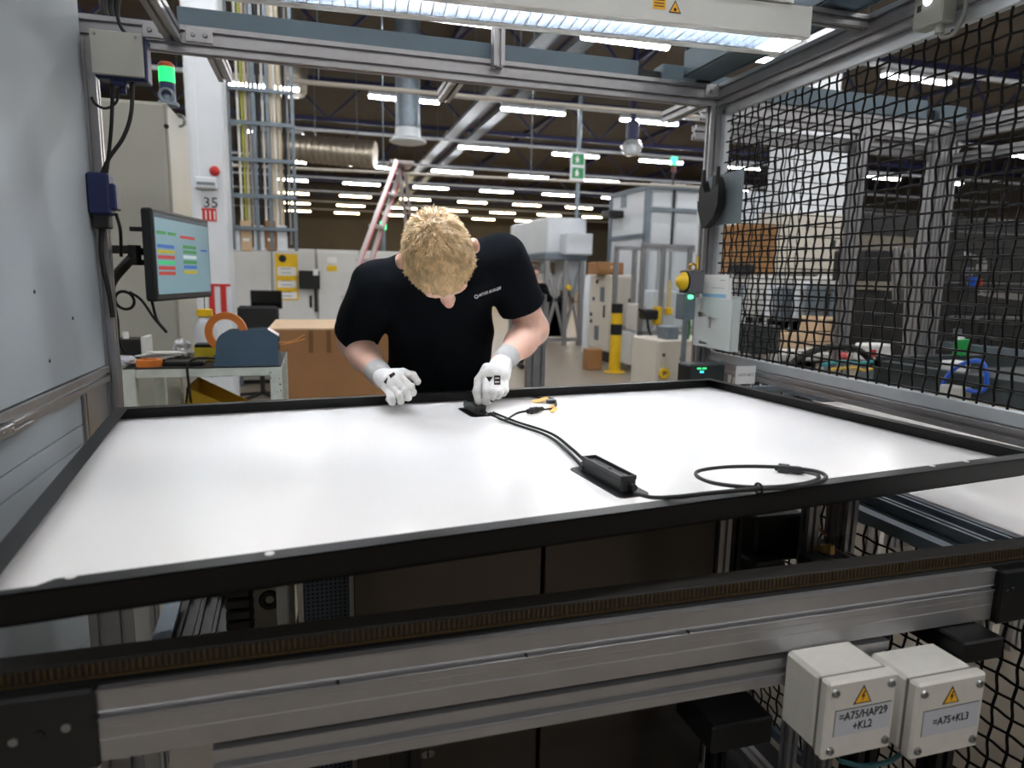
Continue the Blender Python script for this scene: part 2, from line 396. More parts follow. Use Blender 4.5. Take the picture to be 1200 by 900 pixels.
# light blocks at the foot of the rack
for k, px in enumerate((276, 289, 304, 318, 331)):
    c = on(px, 283, y=yr+.05); h_ = .16+.05*(k % 2)
    bb = MB().box((c.x-.05, yr+.0, c.z-.1), (c.x+.05, yr+.12, c.z+h_), .006).build('riser_box', [WMACH, CARDL, WMACH, CARD, WMACH][k], rk)
    MB().box((c.x-.03, yr-.006, c.z+.0), (c.x+.03, yr+.004, c.z+.03)).build('label_plate', PAPER, bb)
# row of grey cabinets behind with a desk, screens and poster
yp = 7.4
pz = on(300, 290, y=yp).z; x0_ = on(266, 350, y=yp).x; x1_ = on(470, 350, y=yp).x
wdt = (x1_-x0_)/4
for k in range(4):
    xa = x0_+wdt*k
    c_ = thing('grey_cabinet', ['tall light grey cabinet nearest the white hall column', 'tall light grey cabinet behind the yellow poster', 'tall light grey cabinet with two small door plates', 'tall light grey cabinet behind the stepladder'][k], 'cabinet', (xa+wdt/2, yp+.3, 0))
    MB().box((xa+.004, yp+.02, .05), (xa+wdt-.004, yp+.6, pz), .008).build('body', GPAINT, c_)
    MB().box((xa+.02, yp, .1), (xa+wdt-.02, yp+.024, pz-.03), .006).build('door', GPAINT, c_)
    MB().box((xa+.01, yp+.03, 0), (xa+wdt-.01, yp+.58, .055)).build('plinth', DARKS, c_)
    hd = MB().box((xa+wdt-.09, yp-.015, .95), (xa+wdt-.06, yp+.004, 1.1), .004).build('handle', BLKP, c_)
    if k == 2:
        for py in (305, 315): 
            c = on(389, py, y=yp); MB().box((c.x-.06, yp-.006, c.z-.03), (c.x+.06, yp+.002, c.z+.04)).build('door_plate', [PAPER, YEL][py == 315], c_)
# poster
a = on(322, 297, y=yp-.05); b = on(350, 352, y=yp-.05)
yp0 = yp; yp = yp+.03
po = thing('yellow_poster', 'yellow poster with three white fields on the grey cabinet', 'poster', (a.x, yp-.04, b.z))
MB().box((a.x, yp-.035, b.z), (b.x, yp-.0295, a.z), .001).build('sheet', YEL, po)
for (p0, p1) in ((313, 323), (329, 337), (342, 350)):
    z0 = on(335, p1, y=yp-.04).z; z1 = on(335, p0, y=yp-.04).z
    f_ = MB().box((a.x+.02, yp-.039, z0), (b.x-.02, yp-.034, z1)).build('field', PAPER, po)
    for t in range(2): MB().box((a.x+.06, yp-.041, z0+.03+.05*t), (b.x-.08, yp-.037, z0+.036+.05*t)).build('line', DKTXT, f_)
c = on(331, 303, y=yp-.04); MB().cyl((c.x, yp-.04, c.z), (c.x, yp-.034, c.z), .045, n=14).build('emblem', DKTXT, po)
yp = yp0
# desk
zd = on(330, 402, y=6.6).z
dk = thing('office_desk', 'pale office desk in front of the grey cabinets', 'desk', (on(320, 400, y=6.6).x, 6.9, 0))
xa, xb = on(268, 400, y=6.6).x, on(430, 400, y=6.6).x
MB().box((xa, 6.55, zd-.03), (xb, 7.3, zd), .004).build('desk_top', WMACH, dk)
for xx in (xa+.03, xb-.07):
    for yy in (6.58, 7.22): MB().box((xx, yy, 0), (xx+.04, yy+.04, zd-.03)).build('leg', GALV, dk)
def monitor(px0, px1, py0, py1, y_, base_z, label, nm='desk_monitor'):
    a = on(px0, py0, y=y_); b = on(px1, py1, y=y_); cx = (a.x+b.x)/2
    m_ = thing(nm, label, 'monitor', (cx, y_+.1, base_z))
    MB().box((a.x, y_, b.z), (b.x, y_+.04, a.z), .006).build('casing', BLKP, m_)
    MB().box((a.x+.012, y_-.003, b.z+.015), (b.x-.012, y_+.002, a.z-.012)).build('screen', mat('dark_screen', (12, 13, 15), .12, 0, 0), m_)
    MB().box((cx-.03, y_+.035, base_z+.01), (cx+.03, y_+.06, (a.z+b.z)/2), .004).build('stand', BLKP, m_)
    MB().box((cx-.12, y_-.04, base_z-.003), (cx+.12, y_+.14, base_z+.014), .004).build('foot', BLKP, m_)
monitor(293, 331, 340, 362, 6.7, zd, 'black monitor standing alone on the pale office desk')
a = on(350, 317, y=yp-.1); b = on(375, 339, y=yp-.1)
wm = thing('wall_screen', 'black flat screen hung on the grey cabinets beside the poster', 'screen', (a.x, yp-.05, b.z))
MB().box((a.x, yp-.08, b.z), (b.x, yp-.04, a.z), .005).build('casing', BLKP, wm); MB().box((a.x+.05, yp-.045, b.z+.05), (b.x-.05, yp+.022, a.z-.05)).build('mount', DARKS, wm)
c = on(370, 320, y=yp-.1); MB().box((c.x-.03, yp-.088, c.z-.03), (c.x+.03, yp-.078, c.z+.05)).build('note', PAPER, wm)
c = on(371, 380, y=yp-.03); tag(MB().cyl((c.x, yp-.017, .9), (c.x, yp-.017, 1.3), .02, n=8).build('cabinet_lock_rod', BLKP), 'slim black lock rod on a grey cabinet door', 'rod')
c = on(308, 390, y=6.7)
pc = thing('desk_chair_back', 'black swivel chair tucked at the pale office desk', 'chair', (c.x, 6.35, 0))
MB().box((c.x-.22, 6.3, .75), (c.x+.2, 6.36, 1.02), .03).build('backrest', BLKP, pc)
MB().box((c.x-.22, 6.3, .44), (c.x+.22, 6.54, .5), .02).build('seat', BLKP, pc)
MB().cyl((c.x, 6.4, .05), (c.x, 6.4, .45), .025).build('column', BLKP, pc)
MB().box((c.x-.03, 6.28, .46), (c.x+.03, 6.31, .8), .005).build('back_bar', BLKP, pc)
for k in range(5):
    t = 2*PI*k/5+.3; MB().beam((c.x, 6.4, .06), (c.x+.26*math.cos(t), 6.4+.26*math.sin(t), .03), .03, .03, 0, 0).build('base_arm', BLKP, pc)
    MB().cyl((c.x+.26*math.cos(t)-.012, 6.4+.26*math.sin(t), .025), (c.x+.26*math.cos(t)+.012, 6.4+.26*math.sin(t), .025), .025, n=10).build('castor', BLKP, pc)
# stepladder
ys = 5.0
LAD = mat('ladder_aluminium', (196, 188, 188), .35, .6, .05, 10); LRED = mat('ladder_red_edge', (190, 96, 100), .5)
top = on(464, 190, y=ys); foot = on(412, 330, y=ys-.75); 
def ext(a, b, z): t = (z-a.z)/(b.z-a.z); return a+(b-a)*t
st = thing('stepladder', 'tall aluminium stepladder with reddish edges behind the worker', 'ladder', (top.x-.3, ys, 0))
wl = Vector((.16, .42, 0))
for e in (0, 1):
    a = top+wl*e*.5; b = ext(top, foot, 0)+wl*e
    sr_ = MB().beam(b, a, .035, .07, 0, 0, up=(0, -1, 0)).build('front_stile', LAD, st)
    MB().beam(b+Vector((.02, -.037, 0)), a+Vector((.02, -.037, 0)), .012, .006, 0, 0, up=(0, -1, 0)).build('red_edge', LRED, sr_)
    c = Vector((top.x+.36, top.y+.3, 0))+wl*e*.8
    MB().beam(c, a+Vector((.03, .03, -.05)), .028, .03, 0, 0, up=(0, -1, 0)).build('rear_stile', LAD, st)
for k in range(1, 8):
    t = k/8; a = ext(top, foot, 0).lerp(top, t); b = (ext(top, foot, 0)+wl).lerp(top+wl*.5, t)
    MB().beam(a, b, .07, .022, 0, 0).build('tread', LAD, st)
for k in range(1, 7):
    t = k/7; r0 = Vector((top.x+.36, top.y+.3, 0)); a = r0.lerp(top+Vector((.03, .03, -.05)), t); b = (r0+wl*.8).lerp(top+wl*.5+Vector((.03, .03, -.05)), t)
    MB().beam(a, b, .02, .02, 0, 0).build('rear_rung', LAD, st)
MB().box(top+Vector((-.06, -.04, -.02)), top+Vector((.16, .26, .015)), .006).build('top_cap', LAD, st)
# beyond the machines: a low white line of far equipment, each unit its own thing
for k in range(9):
    xx = -6+3.6*k; yy = 38+random.uniform(-2, 3); hh = random.uniform(1.4, 2.3)
    t = thing('far_machine', 'pale production machine far down the hall', 'machine', (xx, yy, 0), 'machines at the far end of the hall')
    MB().box((xx-1.1, yy-.6, 0), (xx+1.1, yy+.6, hh*.62), .03).build('base', [BEIGE, WMACH, GPAINT][k % 3], t)
    MB().box((xx-.9, yy-.5, hh*.62), (xx+.6, yy+.5, hh), .03).build('hood', [WMACH, GPAINT, BEIGE][k % 3], t)
    MB().box((xx-.7, yy-.62, hh*.2), (xx-.1, yy-.59, hh*.55), .01).build('door', GALV, t)
# ------------------------------------------------------------------ the work cell
FRX, FRXL, FRY = 1.08, -1.10, 1.09
fr = thing('machine_frame', 'slotted aluminium frame of posts and crossbeams around the work place', 'frame', (0, FRY, 0))
BZ0, BZ1 = 2.055, 2.135
MB().beam((FRX-.02, FRY, 0), (FRX-.02, FRY, BZ0), .04, .04).build('post', ALU, fr)
MB().beam((FRX+.02, FRY+.002, 0), (FRX+.02, FRY+.002, BZ0), .04, .04).build('post', ALU, fr)
MB().beam((FRXL-.0, 1.03, 0), (FRXL-.0, 1.03, BZ0), .04, .04).build('post', ALUF, fr)
MB().beam((FRXL-.07, FRY, (BZ0+BZ1)/2), (FRX+.04, FRY, (BZ0+BZ1)/2), .04, .08, 1, 2).build('crossbeam', ALUF, fr)
MB().beam((FRX, FRY-.02, (BZ0+BZ1)/2), (FRX, -.9, (BZ0+BZ1)/2), .04, .08, 1, 2).build('side_beam', ALUD, fr)
MB().beam((FRXL-.05, FRY-.02, (BZ0+BZ1)/2), (FRXL-.05, -.9, (BZ0+BZ1)/2), .04, .08, 1, 2).build('side_beam', ALUF, fr)
MB().beam((-.873, FRY-.02, BZ1-.03), (-.873, -.9, BZ1-.03), .045, .045).build('side_beam', ALUF, fr)
# short stubs seen behind the crossbeam
for px in (257, 530, 808):
    a = on(px, 92, y=FRY+.12); MB().beam((a.x, FRY+.02, BZ0+.02), (a.x, FRY+.3, BZ0+.02), .045, .045).build('stub', ALUF, fr)
c = on(582, 62, y=FRY-.02); MB().beam((c.x, FRY-.04, BZ1-.03), (c.x, FRY-.04, BZ1+.12), .04, .04).build('upright_stub', ALU, fr)
# corner brackets with bolts
def bracket(x0, x1, y, z, par):
    b = MB().box((x0, y-.006, z-.022), (x1, y+.003, z+.022), .002).build('corner_bracket', ALUF, par)
    for k in range(2):
        xx = x0+(x1-x0)*(.28+.44*k); MB().lathe([(0, .006), (.006, .006), (.008, .003), (.008, 0)], (xx, y-.005, z), (0, -1, 0), 10).build('bolt', SCREW, b)
for px0, px1 in ((168, 198), (218, 250), (826, 850)):
    a = on(px0, 50 if px0 < 800 else 108, y=FRY-.02); b = on(px1, 54 if px0 < 800 else 108, y=FRY-.02); bracket(a.x, b.x, FRY-.02, (BZ0+BZ1)/2+.012, fr)
# grey sheet cable duct above the beams
DUCTG = mat('blue_grey_duct', (92, 108, 118), .45, .3, .1, 6)
du = thing('cable_duct', 'blue-grey sheet metal cable duct lying on the aluminium crossbeam', 'cable duct', (0, FRY, BZ1))
MB().box((-.86, FRY-.015, BZ1-.002), (.72, FRY+.06, BZ1+.055), .003).build('duct_run', DUCTG, du)
MB().box((.82, FRY-.015, BZ1-.002), (1.0, FRY+.06, BZ1+.055), .003).build('duct_run', DUCTG, du)
MB().box((.72, FRY+.0, BZ1-.002), (.82, FRY+.05, BZ1+.03), .002).build('joint', DARKS, du)
du2 = thing('cable_duct', 'blue-grey cable duct running along the right aluminium side beam', 'cable duct', (1.0, .3, BZ1))
MB().box((.90, -.8, BZ1+.005), (1.02, FRY-.03, BZ1+.015), .002).build('tray_bottom', DUCTG, du2)
MB().box((.90, -.8, BZ1+.005), (.905, FRY-.03, BZ1+.10), .001).build('side', DUCTG, du2)
MB().box((1.015, -.8, BZ1-.003), (1.02, FRY-.03, BZ1+.10), .001).build('side', DUCTG, du2)
MB().box((.96, FRY-.035, BZ1-.003), (1.02, FRY-.025, BZ1+.06)).build('end_plate', DARKS, du2)
# dark fan on top-left behind the corner
a = at(157, 8, 2.9)
fn = thing('cable_coil', 'black coil of hose on top of the frame corner', 'hose coil', a)
for k in range(3): MB().torus(a+Vector((.005*k, .03*k, .0)), (.25, 1, .05), .13-.012*k, .016, 28, 8).build('loop', RUB, fn)
# local luminaire
p1 = on(640, 10.7, z=2.02); p2 = on(950, 44, z=2.02); ang = math.atan2(p2.y-p1.y, p2.x-p1.x)
lu = thing('cell_luminaire', 'long white louvred luminaire over the white panel', 'luminaire', (p2.x, p2.y, 2.02), rz=ang)
L = 1.5; W_ = .15
MB().box((-L, 0, .0), (0, .010, .075), .002).build('front_side', WSTEEL, lu, local=True)
MB().box((-L, W_, .0), (0, W_+.006, .075), .002).build('rear_side', WSTEEL, lu, local=True)
MB().box((-L, .008, .07), (0, W_+.002, .078), .002).build('top_plate', WSTEEL, lu, local=True)
MB().box((-.006, .004, .0), (0, W_+.004, .078), .001).build('end_cap', WSTEEL, lu, local=True)
MB().box((-L, .004, .0), (-L+.006, W_+.004, .078), .001).build('end_cap', WSTEEL, lu, local=True)
MB().box((-L+.05, .03, .052), (-.06, W_-.03, .066), .004).build('tube_panel', CLAMP, lu, local=True)
LOUV = mat('louvre_aluminium', (185, 192, 200), .22, .9, .03, 30)
MB().box((-L+.006, .010, .002), (-.006, .034, .006)).build('lower_rim', WSTEEL, lu, local=True)
MB().box((-L+.006, W_-.022, .002), (-.006, W_, .006)).build('lower_rim', WSTEEL, lu, local=True)
lv = MB().prism([(0, .004), (.004, .004), (.012, .045), (-.004, .045)], (-L+.05, .034, 0), (0, 1, 0), (0, 0, 1), (L-.11, 0, 0)).build('louvre_side', LOUV, lu, local=True)
MB().prism([(0, .004), (-.004, .004), (-.012, .045), (.004, .045)], (-L+.05, W_-.022, 0), (0, 1, 0), (0, 0, 1), (L-.11, 0, 0)).build('louvre_side', LOUV, lu, local=True)
bl0 = None
for k in range(46):
    xx = -L+.06+k*.03
    if bl0 is None:
        bl0 = MB().prism([(-.0015, .004), (.0015, .004), (.006, .044), (-.006, .044)], (xx, .036, 0), (1, 0, 0), (0, 0, 1), (0, W_-.06, 0)).build('louvre_blade', LOUV, lu, local=True); bx0 = bl0.location.copy()
    else:
        c = bl0.copy(); COL.objects.link(c); c.parent = lu; c.location = bx0+Vector((k*.03, 0, 0))
# warning stickers on the luminaire side
TRI = mat('warning_yellow', (240, 180, 40), .5, 0, 0)
def lum_x(px, py): 
    q = on(px, py, z=2.02+.05); m = Matrix.Rotation(-ang, 3, 'Z') @ (q-Vector((p2.x, p2.y, 2.02))); return m.x
xx = -.42
tr = MB().prism([(-.017, -.012), (.017, -.012), (0, .018)], (xx+.03, -.0006, .035), (1, 0, 0), (0, 0, 1), (0, .0008, 0)).build('warning_sticker', DKTXT, lu, 0, local=True)
MB().prism([(-.013, -.0097), (.013, -.0097), (0, .0135)], (xx+.03, -.0012, .035), (1, 0, 0), (0, 0, 1), (0, .0008, 0)).build('warning_sticker', TRI, lu, 0, local=True)
MB().lathe([(0, 0), (.004, 0)], (xx+.03, -.0014, .031), (0, -1, 0), 10).build('warning_mark', DKTXT, lu, 0, local=True)
MB().box((xx-.03, -.0006, .028), (xx+.005, .001, .062)).build('warning_sticker', TRI, lu, 0, local=True)
for k in range(3): MB().box((xx-.026, -.001, .034+.007*k), (xx+.0, .0005, .036+.007*k)).build('warning_mark', DKTXT, lu, 0, local=True)
# short arms that carry the luminaire between the side beams
c_a, s_a = math.cos(ang), math.sin(ang)
def lp(x, y): return Vector((p2.x+c_a*x-s_a*y, p2.y+s_a*x+c_a*y, 2.095))
e1 = lp(-.02, .09); MB().beam((e1.x, e1.y, 2.113), (1.062, e1.y, 2.113), .04, .034).build('lamp_beam', ALU, fr)
e0 = lp(-L+.02, .09); MB().beam((-.852, e0.y, 2.113), (e0.x, e0.y, 2.113), .04, .034).build('lamp_beam', ALU, fr)
# carrying plate over the luminaire with slotted holes and bolts
mr = MB(); holed((-.9, -.06), (.078, .118), [(xx-.016, xx+.012, .094, .101) for xx in (-.09, -.75)], lambda a, b, c, d: mr.box((a, -.004, c), (b, .0, d)))
mr.box((-.9, .0, .078), (-.06, .05, .081)); mr.box((-.9, .046, .081), (-.06, .05, .118)); mr.build('mounting_rail', WSTEEL, lu, local=True)
for xx in (-.09, -.75):
    MB().lathe([(0, .008), (.006, .008), (.008, .004), (.008, 0)], (xx+.004, -.005, .097), (0, -1, 0), 10).build('bolt', SCREW, lu, local=True)
for xx in (-.25, -1.2): MB().cyl((xx, .025, .076), (xx, .025, .112), .006, n=6).build('hanger', SCREW, lu, local=True)

# ------------------------------------------------------------------ conveyor
cv = thing('conveyor', 'aluminium belt conveyor rails under the near edge of the white panel', 'conveyor', (0, -.5, 0))
YF = -.56
face = [(0, 0), (0, -.002), (.002, -.004), (.002, -.026), (0, -.028), (.006, -.029), (.006, -.034), (0, -.035), (-.0015, -.0365), (0, -.038), (.0005, -.047), (-.0002, -.0475), (-.0002, -.061), (-.0012, -.062), (0, -.0632), (0, -.089), (.08, -.089), (.08, 0)]
MB().prism(face, (-.72, YF, .901), (0, 1, 0), (0, 0, 1), (1.37, 0, 0)).build('rail', ALUD, cv)
low = [(.004, 0), (.004, -.016), (.010, -.018), (.010, -.022), (.002, -.024), (.0, -.026), (.002, -.028), (.002, -.044), (.06, -.044), (.06, 0)]
MB().prism(low, (-.60, YF, .799), (0, 1, 0), (0, 0, 1), (1.03, 0, 0)).build('lower_rail', ALUD, cv)
MB().box((-.60, YF+.045, .796), (.43, YF+.058, .815)).build('spacer_strip', ALU, cv)
MB().cyl((-.60, YF+.001, .774), (.43, YF+.001, .774), .0026, n=8).build('rod', ALU, cv)
MB().cyl((-.718, YF, .865), (.64, YF, .865), .0017, n=8).build('edge_bead', ALU, cv)
MB().cyl((-.718, YF+.0004, .8395), (.64, YF+.0004, .8395), .0012, n=8).build('edge_bead', ALU, cv)
BELT = mat('toothed_belt', (20, 16, 9), .7, 0, .5, 60, stretch=(8, 1, 1)); BELTY = mat('belt_yellow_edge', (58, 43, 12), .7, 0, .5, 40, stretch=(6, 1, 1))
MB().box((-.98, YF+.02, .903), (.79, YF+.055, .928), .002).build('belt', BELT, cv)
MB().box((-.98, YF+.018, .906), (.79, YF+.022, .9095)).build('belt_edge', BELTY, cv)
tm = MB()
for k in range(252): tm.box((-.978+k*.007, YF+.0185, .911), (-.9745+k*.007, YF+.021, .925))
tt = tm.build('belt_teeth', BELTY, cv, 0); tt['kind'] = 'stuff'
MB().box((-.98, YF+.012, .899), (.79, YF+.075, .904)).build('belt_guide', RUB, cv)
MB().box((-1.02, YF-.006, .806), (-.718, YF+.08, .907), .004).build('end_plate', DARKS, cv)
for k in range(4): MB().lathe([(0, .003), (.005, .003), (.006, 0)], (-.80+.026*k, YF-.005, .857+.004*k), (0, -1, 0), 8).build('bolt', DARKS if k % 2 else SCREW, cv)
MB().box((.640, YF-.012, .806), (.795, YF+.09, .903), .004).build('end_plate', BLK, cv)
for k in range(2): MB().lathe([(0, .003), (.004, .003), (.005, 0)], (.655+.012*k, YF-.011, .866+.003*k), (0, -1, 0), 8).build('bolt', DARKS, cv)
for xx in (.05, -.2, -.45): MB().cyl((xx, YF-.001, .868), (xx, YF+.004, .868), .0022, n=8).build('set_screw', DKTXT, cv)
# rear twin
MB().prism([(-a, b) for a, b in face], (-.9, .56, .901), (0, 1, 0), (0, 0, 1), (1.69, 0, 0)).build('rail', ALUD, cv)
MB().box((-.98, .50, .903), (.79, .535, .928), .002).build('belt', BELT, cv)
for xx in (-.92, -.36, .44, .62):
    MB().beam((xx, YF+.05, 0), (xx, YF+.05, .80 if abs(xx) < .7 else .806), .04, .04).build('leg', ALUD if xx < -.5 else BLK, cv)
    MB().beam((xx, .53, 0), (xx, .53, .815), .04, .04).build('leg', ALUD, cv)
MB().beam((-.92, YF+.05, .12), (.62, YF+.05, .12), .04, .04).build('foot_rail', ALUD, cv)
MB().beam((-.92, .53, .12), (.62, .53, .12), .04, .04).build('foot_rail', ALUD, cv)
for xx in (-.92, .62): MB().beam((xx, YF+.07, .12), (xx, .51, .12), .04, .04).build('foot_rail', ALUD, cv)
a = on(1090, 745, y=YF); b = on(1150, 762, y=YF)
MB().box((a.x+.014, YF-.05, .772), (b.x-.02, YF+.06, .81), .003).build('end_block', BLK, cv)
# ------------------------------------------------------------------ lift unit that carries the panel
TH = .1114
lt = thing('lift_unit', 'dark lifting and turning unit with sheet metal cover below the white panel', 'lift', (0, 0, 0))
STEELD = mat('dark_steel_sheet', (84, 80, 76), .28, .85, .1, 4, bump=.06, bscale=6)
ysh = -.12
xa = on(415, 700, y=ysh).x; xm = on(636, 690, y=ysh).x; xb = on(836, 660, y=ysh).x
MB().box((xa, ysh, .1), (xm-.004, ysh+.006, .985), .002).build('cover_sheet', STEELD, lt)
MB().box((xm+.004, ysh, .1), (xb, ysh+.006, .985), .002).build('cover_sheet', STEELD, lt)
MB().box((xa+.012, ysh+.05, .1), (xb, .42, .97), .002).build('housing', DARKS, lt)
for xx in (xa+.012, xb-.014): MB().box((xx, ysh+.005, .1), (xx+.012, ysh+.052, .97)).build('cover_flange', STEELD, lt)
for k in range(2): MB().lathe([(.006, .002), (.009, .002), (.009, 0)], (on(498, 880, y=ysh).x+.012*k, ysh, on(498, 884, y=ysh).z), (0, -1, 0), 10).build('rivet', SCREW, lt)
c_, s_ = math.cos(TH), math.sin(TH)
for q in ((-.6, -.2), (-.6, .3), (.6, -.2), (.6, .3)):
    X, Y = c_*q[0]-s_*q[1], s_*q[0]+c_*q[1]
    MB().box((X-.03, Y-.03, .985), (X+.03, Y+.03, 1.0158), .004).build('support_pad', RUB, lt)
for e in (-.2, .3):
    a = Vector((c_*-.66-s_*e, s_*-.66+c_*e, .975)); b = Vector((c_*.66-s_*e, s_*.66+c_*e, .975))
    MB().beam(a, b, .04, .03, 0, 0).build('support_arm', BLK, lt)
MB().box((-.3, -.1, 0), (.3, .4, .1), .01).build('foot', DARKS, lt)
# ------------------------------------------------------------------ the solar module lying face down
WM, DM, ZT = 1.767, 1.041, 1.05
so = thing('solar_module', 'large white-backed solar module with black frame lying on the conveyor', 'solar module', (0, 0, ZT-.035), rz=TH)
hx, hy = WM/2, DM/2; ZF = .035; ZB = .006
so_b = lambda mb, n, m, sm=35: mb.build(n, m, so, sm, local=True)
so_b(MB().box((-hx+.002, -hy+.002, .001), (hx-.002, hy-.002, ZB)), 'backsheet', SHEET)
FR_ = BLK
def bar(poly_wall, name='frame_bar'): pass
fw = .027
def side_x(sy):   # long bars
    m = MB().box((-hx, sy*hy, 0), (hx, sy*(hy-.0022), ZF), 0)
    n_ = .014
    if sy < 0: pl = [(-hx, 0), (hx, 0), (hx-fw, fw), (-.800, fw), (-.815, n_), (-hx+n_, n_)]
    else: pl = [(-hx, 0), (hx, 0), (hx-fw, fw), (-hx+fw, fw)]
    m.prism(pl, (0, sy*hy, ZF-.0018), (1, 0, 0), (0, -sy, 0), (0, 0, .0018))
    m.box((-hx, sy*hy, 0), (hx, sy*(hy-.006), .004))
    return so_b(m, 'frame_bar', FR_)
def side_y(sx):
    m = MB().box((sx*hx, -hy, 0), (sx*(hx-.0022), hy, ZF))
    pl = [(-hy, 0), (hy, 0), (hy-fw, fw), (-hy+fw, fw)]
    m.prism(pl, (sx*hx, 0, ZF-.002), (0, 1, 0), (-sx, 0, 0), (0, 0, .0018))
    m.box((sx*hx, -hy, 0), (sx*(hx-.006), hy, .004))
    return so_b(m, 'frame_bar', FR_)
for s_y in (-1, 1): side_x(s_y)
for s_x in (-1, 1): side_y(s_x)
HOLE = mat('bare_metal_hole', (210, 208, 204), .4, .3, 0)
def loc(px, py, z=1.05):
    q = on(px, py, z=z); return Matrix.Rotation(-TH, 3, 'Z') @ Vector((q.x, q.y, 0))
for px, py in ((316, 649), (1092, 546), (83, 676), (1132, 541)):
    q = loc(px, py); so_b(MB().lathe([(0, .0008), (.0055, .0008), (.0055, 0)], (q.x, q.y, ZF), n=14), 'drain_hole', HOLE)
for sx in (-1, 1):      # corner clips
    for sy in (-1, 1):
        so_b(MB().box((sx*(hx-.001), sy*(hy-.001), ZF-.0005), (sx*(hx-.026), sy*(hy-.006), ZF+.0009)), 'corner_key', mat('worn_edge', (110, 112, 114), .4, .5))
# junction boxes
def jbox(cx, cy, ln, wd, hh, pl, pw):
    j = so_b(MB().prism(arc((pl/2-.012, pw/2-.012), .012, 0, PI/2, 4)+arc((-pl/2+.012, pw/2-.012), .012, PI/2, PI, 4)+arc((-pl/2+.012, -pw/2+.012), .012, PI, 1.5*PI, 4)+arc((pl/2-.012, -pw/2+.012), .012, 1.5*PI, 2*PI, 4), (cx, cy, ZB-.0005), (0, 1, 0), (1, 0, 0), (0, 0, .0025)), 'junction_box', BLK)
    def ch(m, n, mt=BLKP): 
        o = m.build(n, mt, None, 35, True); o.parent = j; o.location -= j.location; return o
    wall = MB()
    w2, l2 = wd/2, ln/2
    wall.box((cx-w2, cy-l2, ZB+.001), (cx+w2, cy+l2, ZB+hh-.006), .0025)
    wall.box((cx-w2, cy-l2, ZB+hh-.008), (cx-w2+.003, cy+l2, ZB+hh)); wall.box((cx+w2-.003, cy-l2, ZB+hh-.008), (cx+w2, cy+l2, ZB+hh))
    wall.box((cx-w2, cy-l2, ZB+hh-.008), (cx+w2, cy-l2+.003, ZB+hh)); wall.box((cx-w2, cy+l2-.003, ZB+hh-.008), (cx+w2, cy+l2, ZB+hh))
    ch(wall, 'housing', mat('junction_box_plastic', (40, 42, 44), .45, 0, .1, 40))
    ch(MB().cyl((cx+.004, cy-l2-.012, ZB+.012), (cx+.004, cy-l2+.004, ZB+.012), .006, n=10), 'cable_gland')
    ch(MB().cyl((cx-.006, cy+l2-.004, ZB+.010), (cx-.006, cy+l2+.012, ZB+.010), .006, n=10), 'cable_gland')
    ch(MB().box((cx-.004, cy-l2*.1, ZB+hh-.007), (cx+.004, cy+l2*.5, ZB+hh-.004), .001), 'rib')
    ch(MB().box((cx-.008, cy-l2*.8, ZB+hh-.007), (cx+.008, cy-l2*.6, ZB+hh-.003), .001), 'clip')
    return j
q1 = loc(557, 483, 1.022); q2 = loc(714, 563, 1.022)
jx = (q1.x+q2.x)/2
jbox(q1.x, q1.y+.005, .10, .028, .026, .12, .058)
jbox(q2.x-.004, q2.y, .14, .030, .030, .185, .062)
def cable(pts, r, name='cable', m=RUB):
    return so_b(MB().tube(smooth_path(pts, 7), r, 8), name, m, 60)
def W2(px, py, h=.0045):   # pixel -> local point at height h over the backsheet
    q = on(px, py, z=ZT-.035+ZB+h); v_ = Matrix.Rotation(-TH, 3, 'Z') @ Vector((q.x, q.y, 0)); return Vector((v_.x, v_.y, ZB+h))
for off in (0, 1):
    d = off*5
    cable([W2(573+d, 485-d*.3, .01), W2(600+d, 496-d*.4, .005), W2(640+d, 510-d*.5, .005), W2(664+d, 528-d*.6, .006), W2(684+d, 548-d*.9, .01)], .0033)
# far pigtail with connector, taped
cable([W2(575, 484, .012), W2(590, 492, .006), W2(606, 484, .005), W2(622, 481, .006)], .003)
cable([W2(576, 470, .012), W2(590, 463, .006), W2(612, 463, .006), W2(632, 466, .006), W2(646, 467, .007), W2(652, 472, .007), W2(648, 478, .008), W2(636, 480, .008), W2(624, 481, .007)], .003)
CONN = mat('connector_plastic', (24, 25, 27), .35, 0, .1, 30)
a, b = W2(618, 482, .009), W2(636, 479, .009); so_b(MB().tube([a, a.lerp(b, .2), a.lerp(b, .22), a.lerp(b, .6), a.lerp(b, .62), b], [.006, .007, .0095, .0095, .0075, .006], 10), 'connector', CONN)
a, b = W2(640, 470, .008), W2(652, 470, .008); so_b(MB().tube([a, a.lerp(b, .5), b], [.006, .008, .006], 10), 'connector', CONN)
MT = mat('masking_tape', (238, 176, 96), .7, 0, .06, 30)
for (p0, p1, p2_, p3) in (((622, 470), (640, 465), (644, 468), (628, 472)), ((640, 479), (648, 474), (655, 481), (646, 483))):
    vs = [W2(*p, h) for p, h in ((p0, .002), (p1, .012), (p2_, .012), (p3, .002))]
    n0 = [v+Vector((0, 0, .0008)) for v in vs]; so_b(MB().add(vs+n0, [(0, 1, 2, 3), (4, 5, 6, 7), (0, 1, 5, 4), (1, 2, 6, 5), (2, 3, 7, 6), (3, 0, 4, 7)]), 'thin_strip', MT, 0)
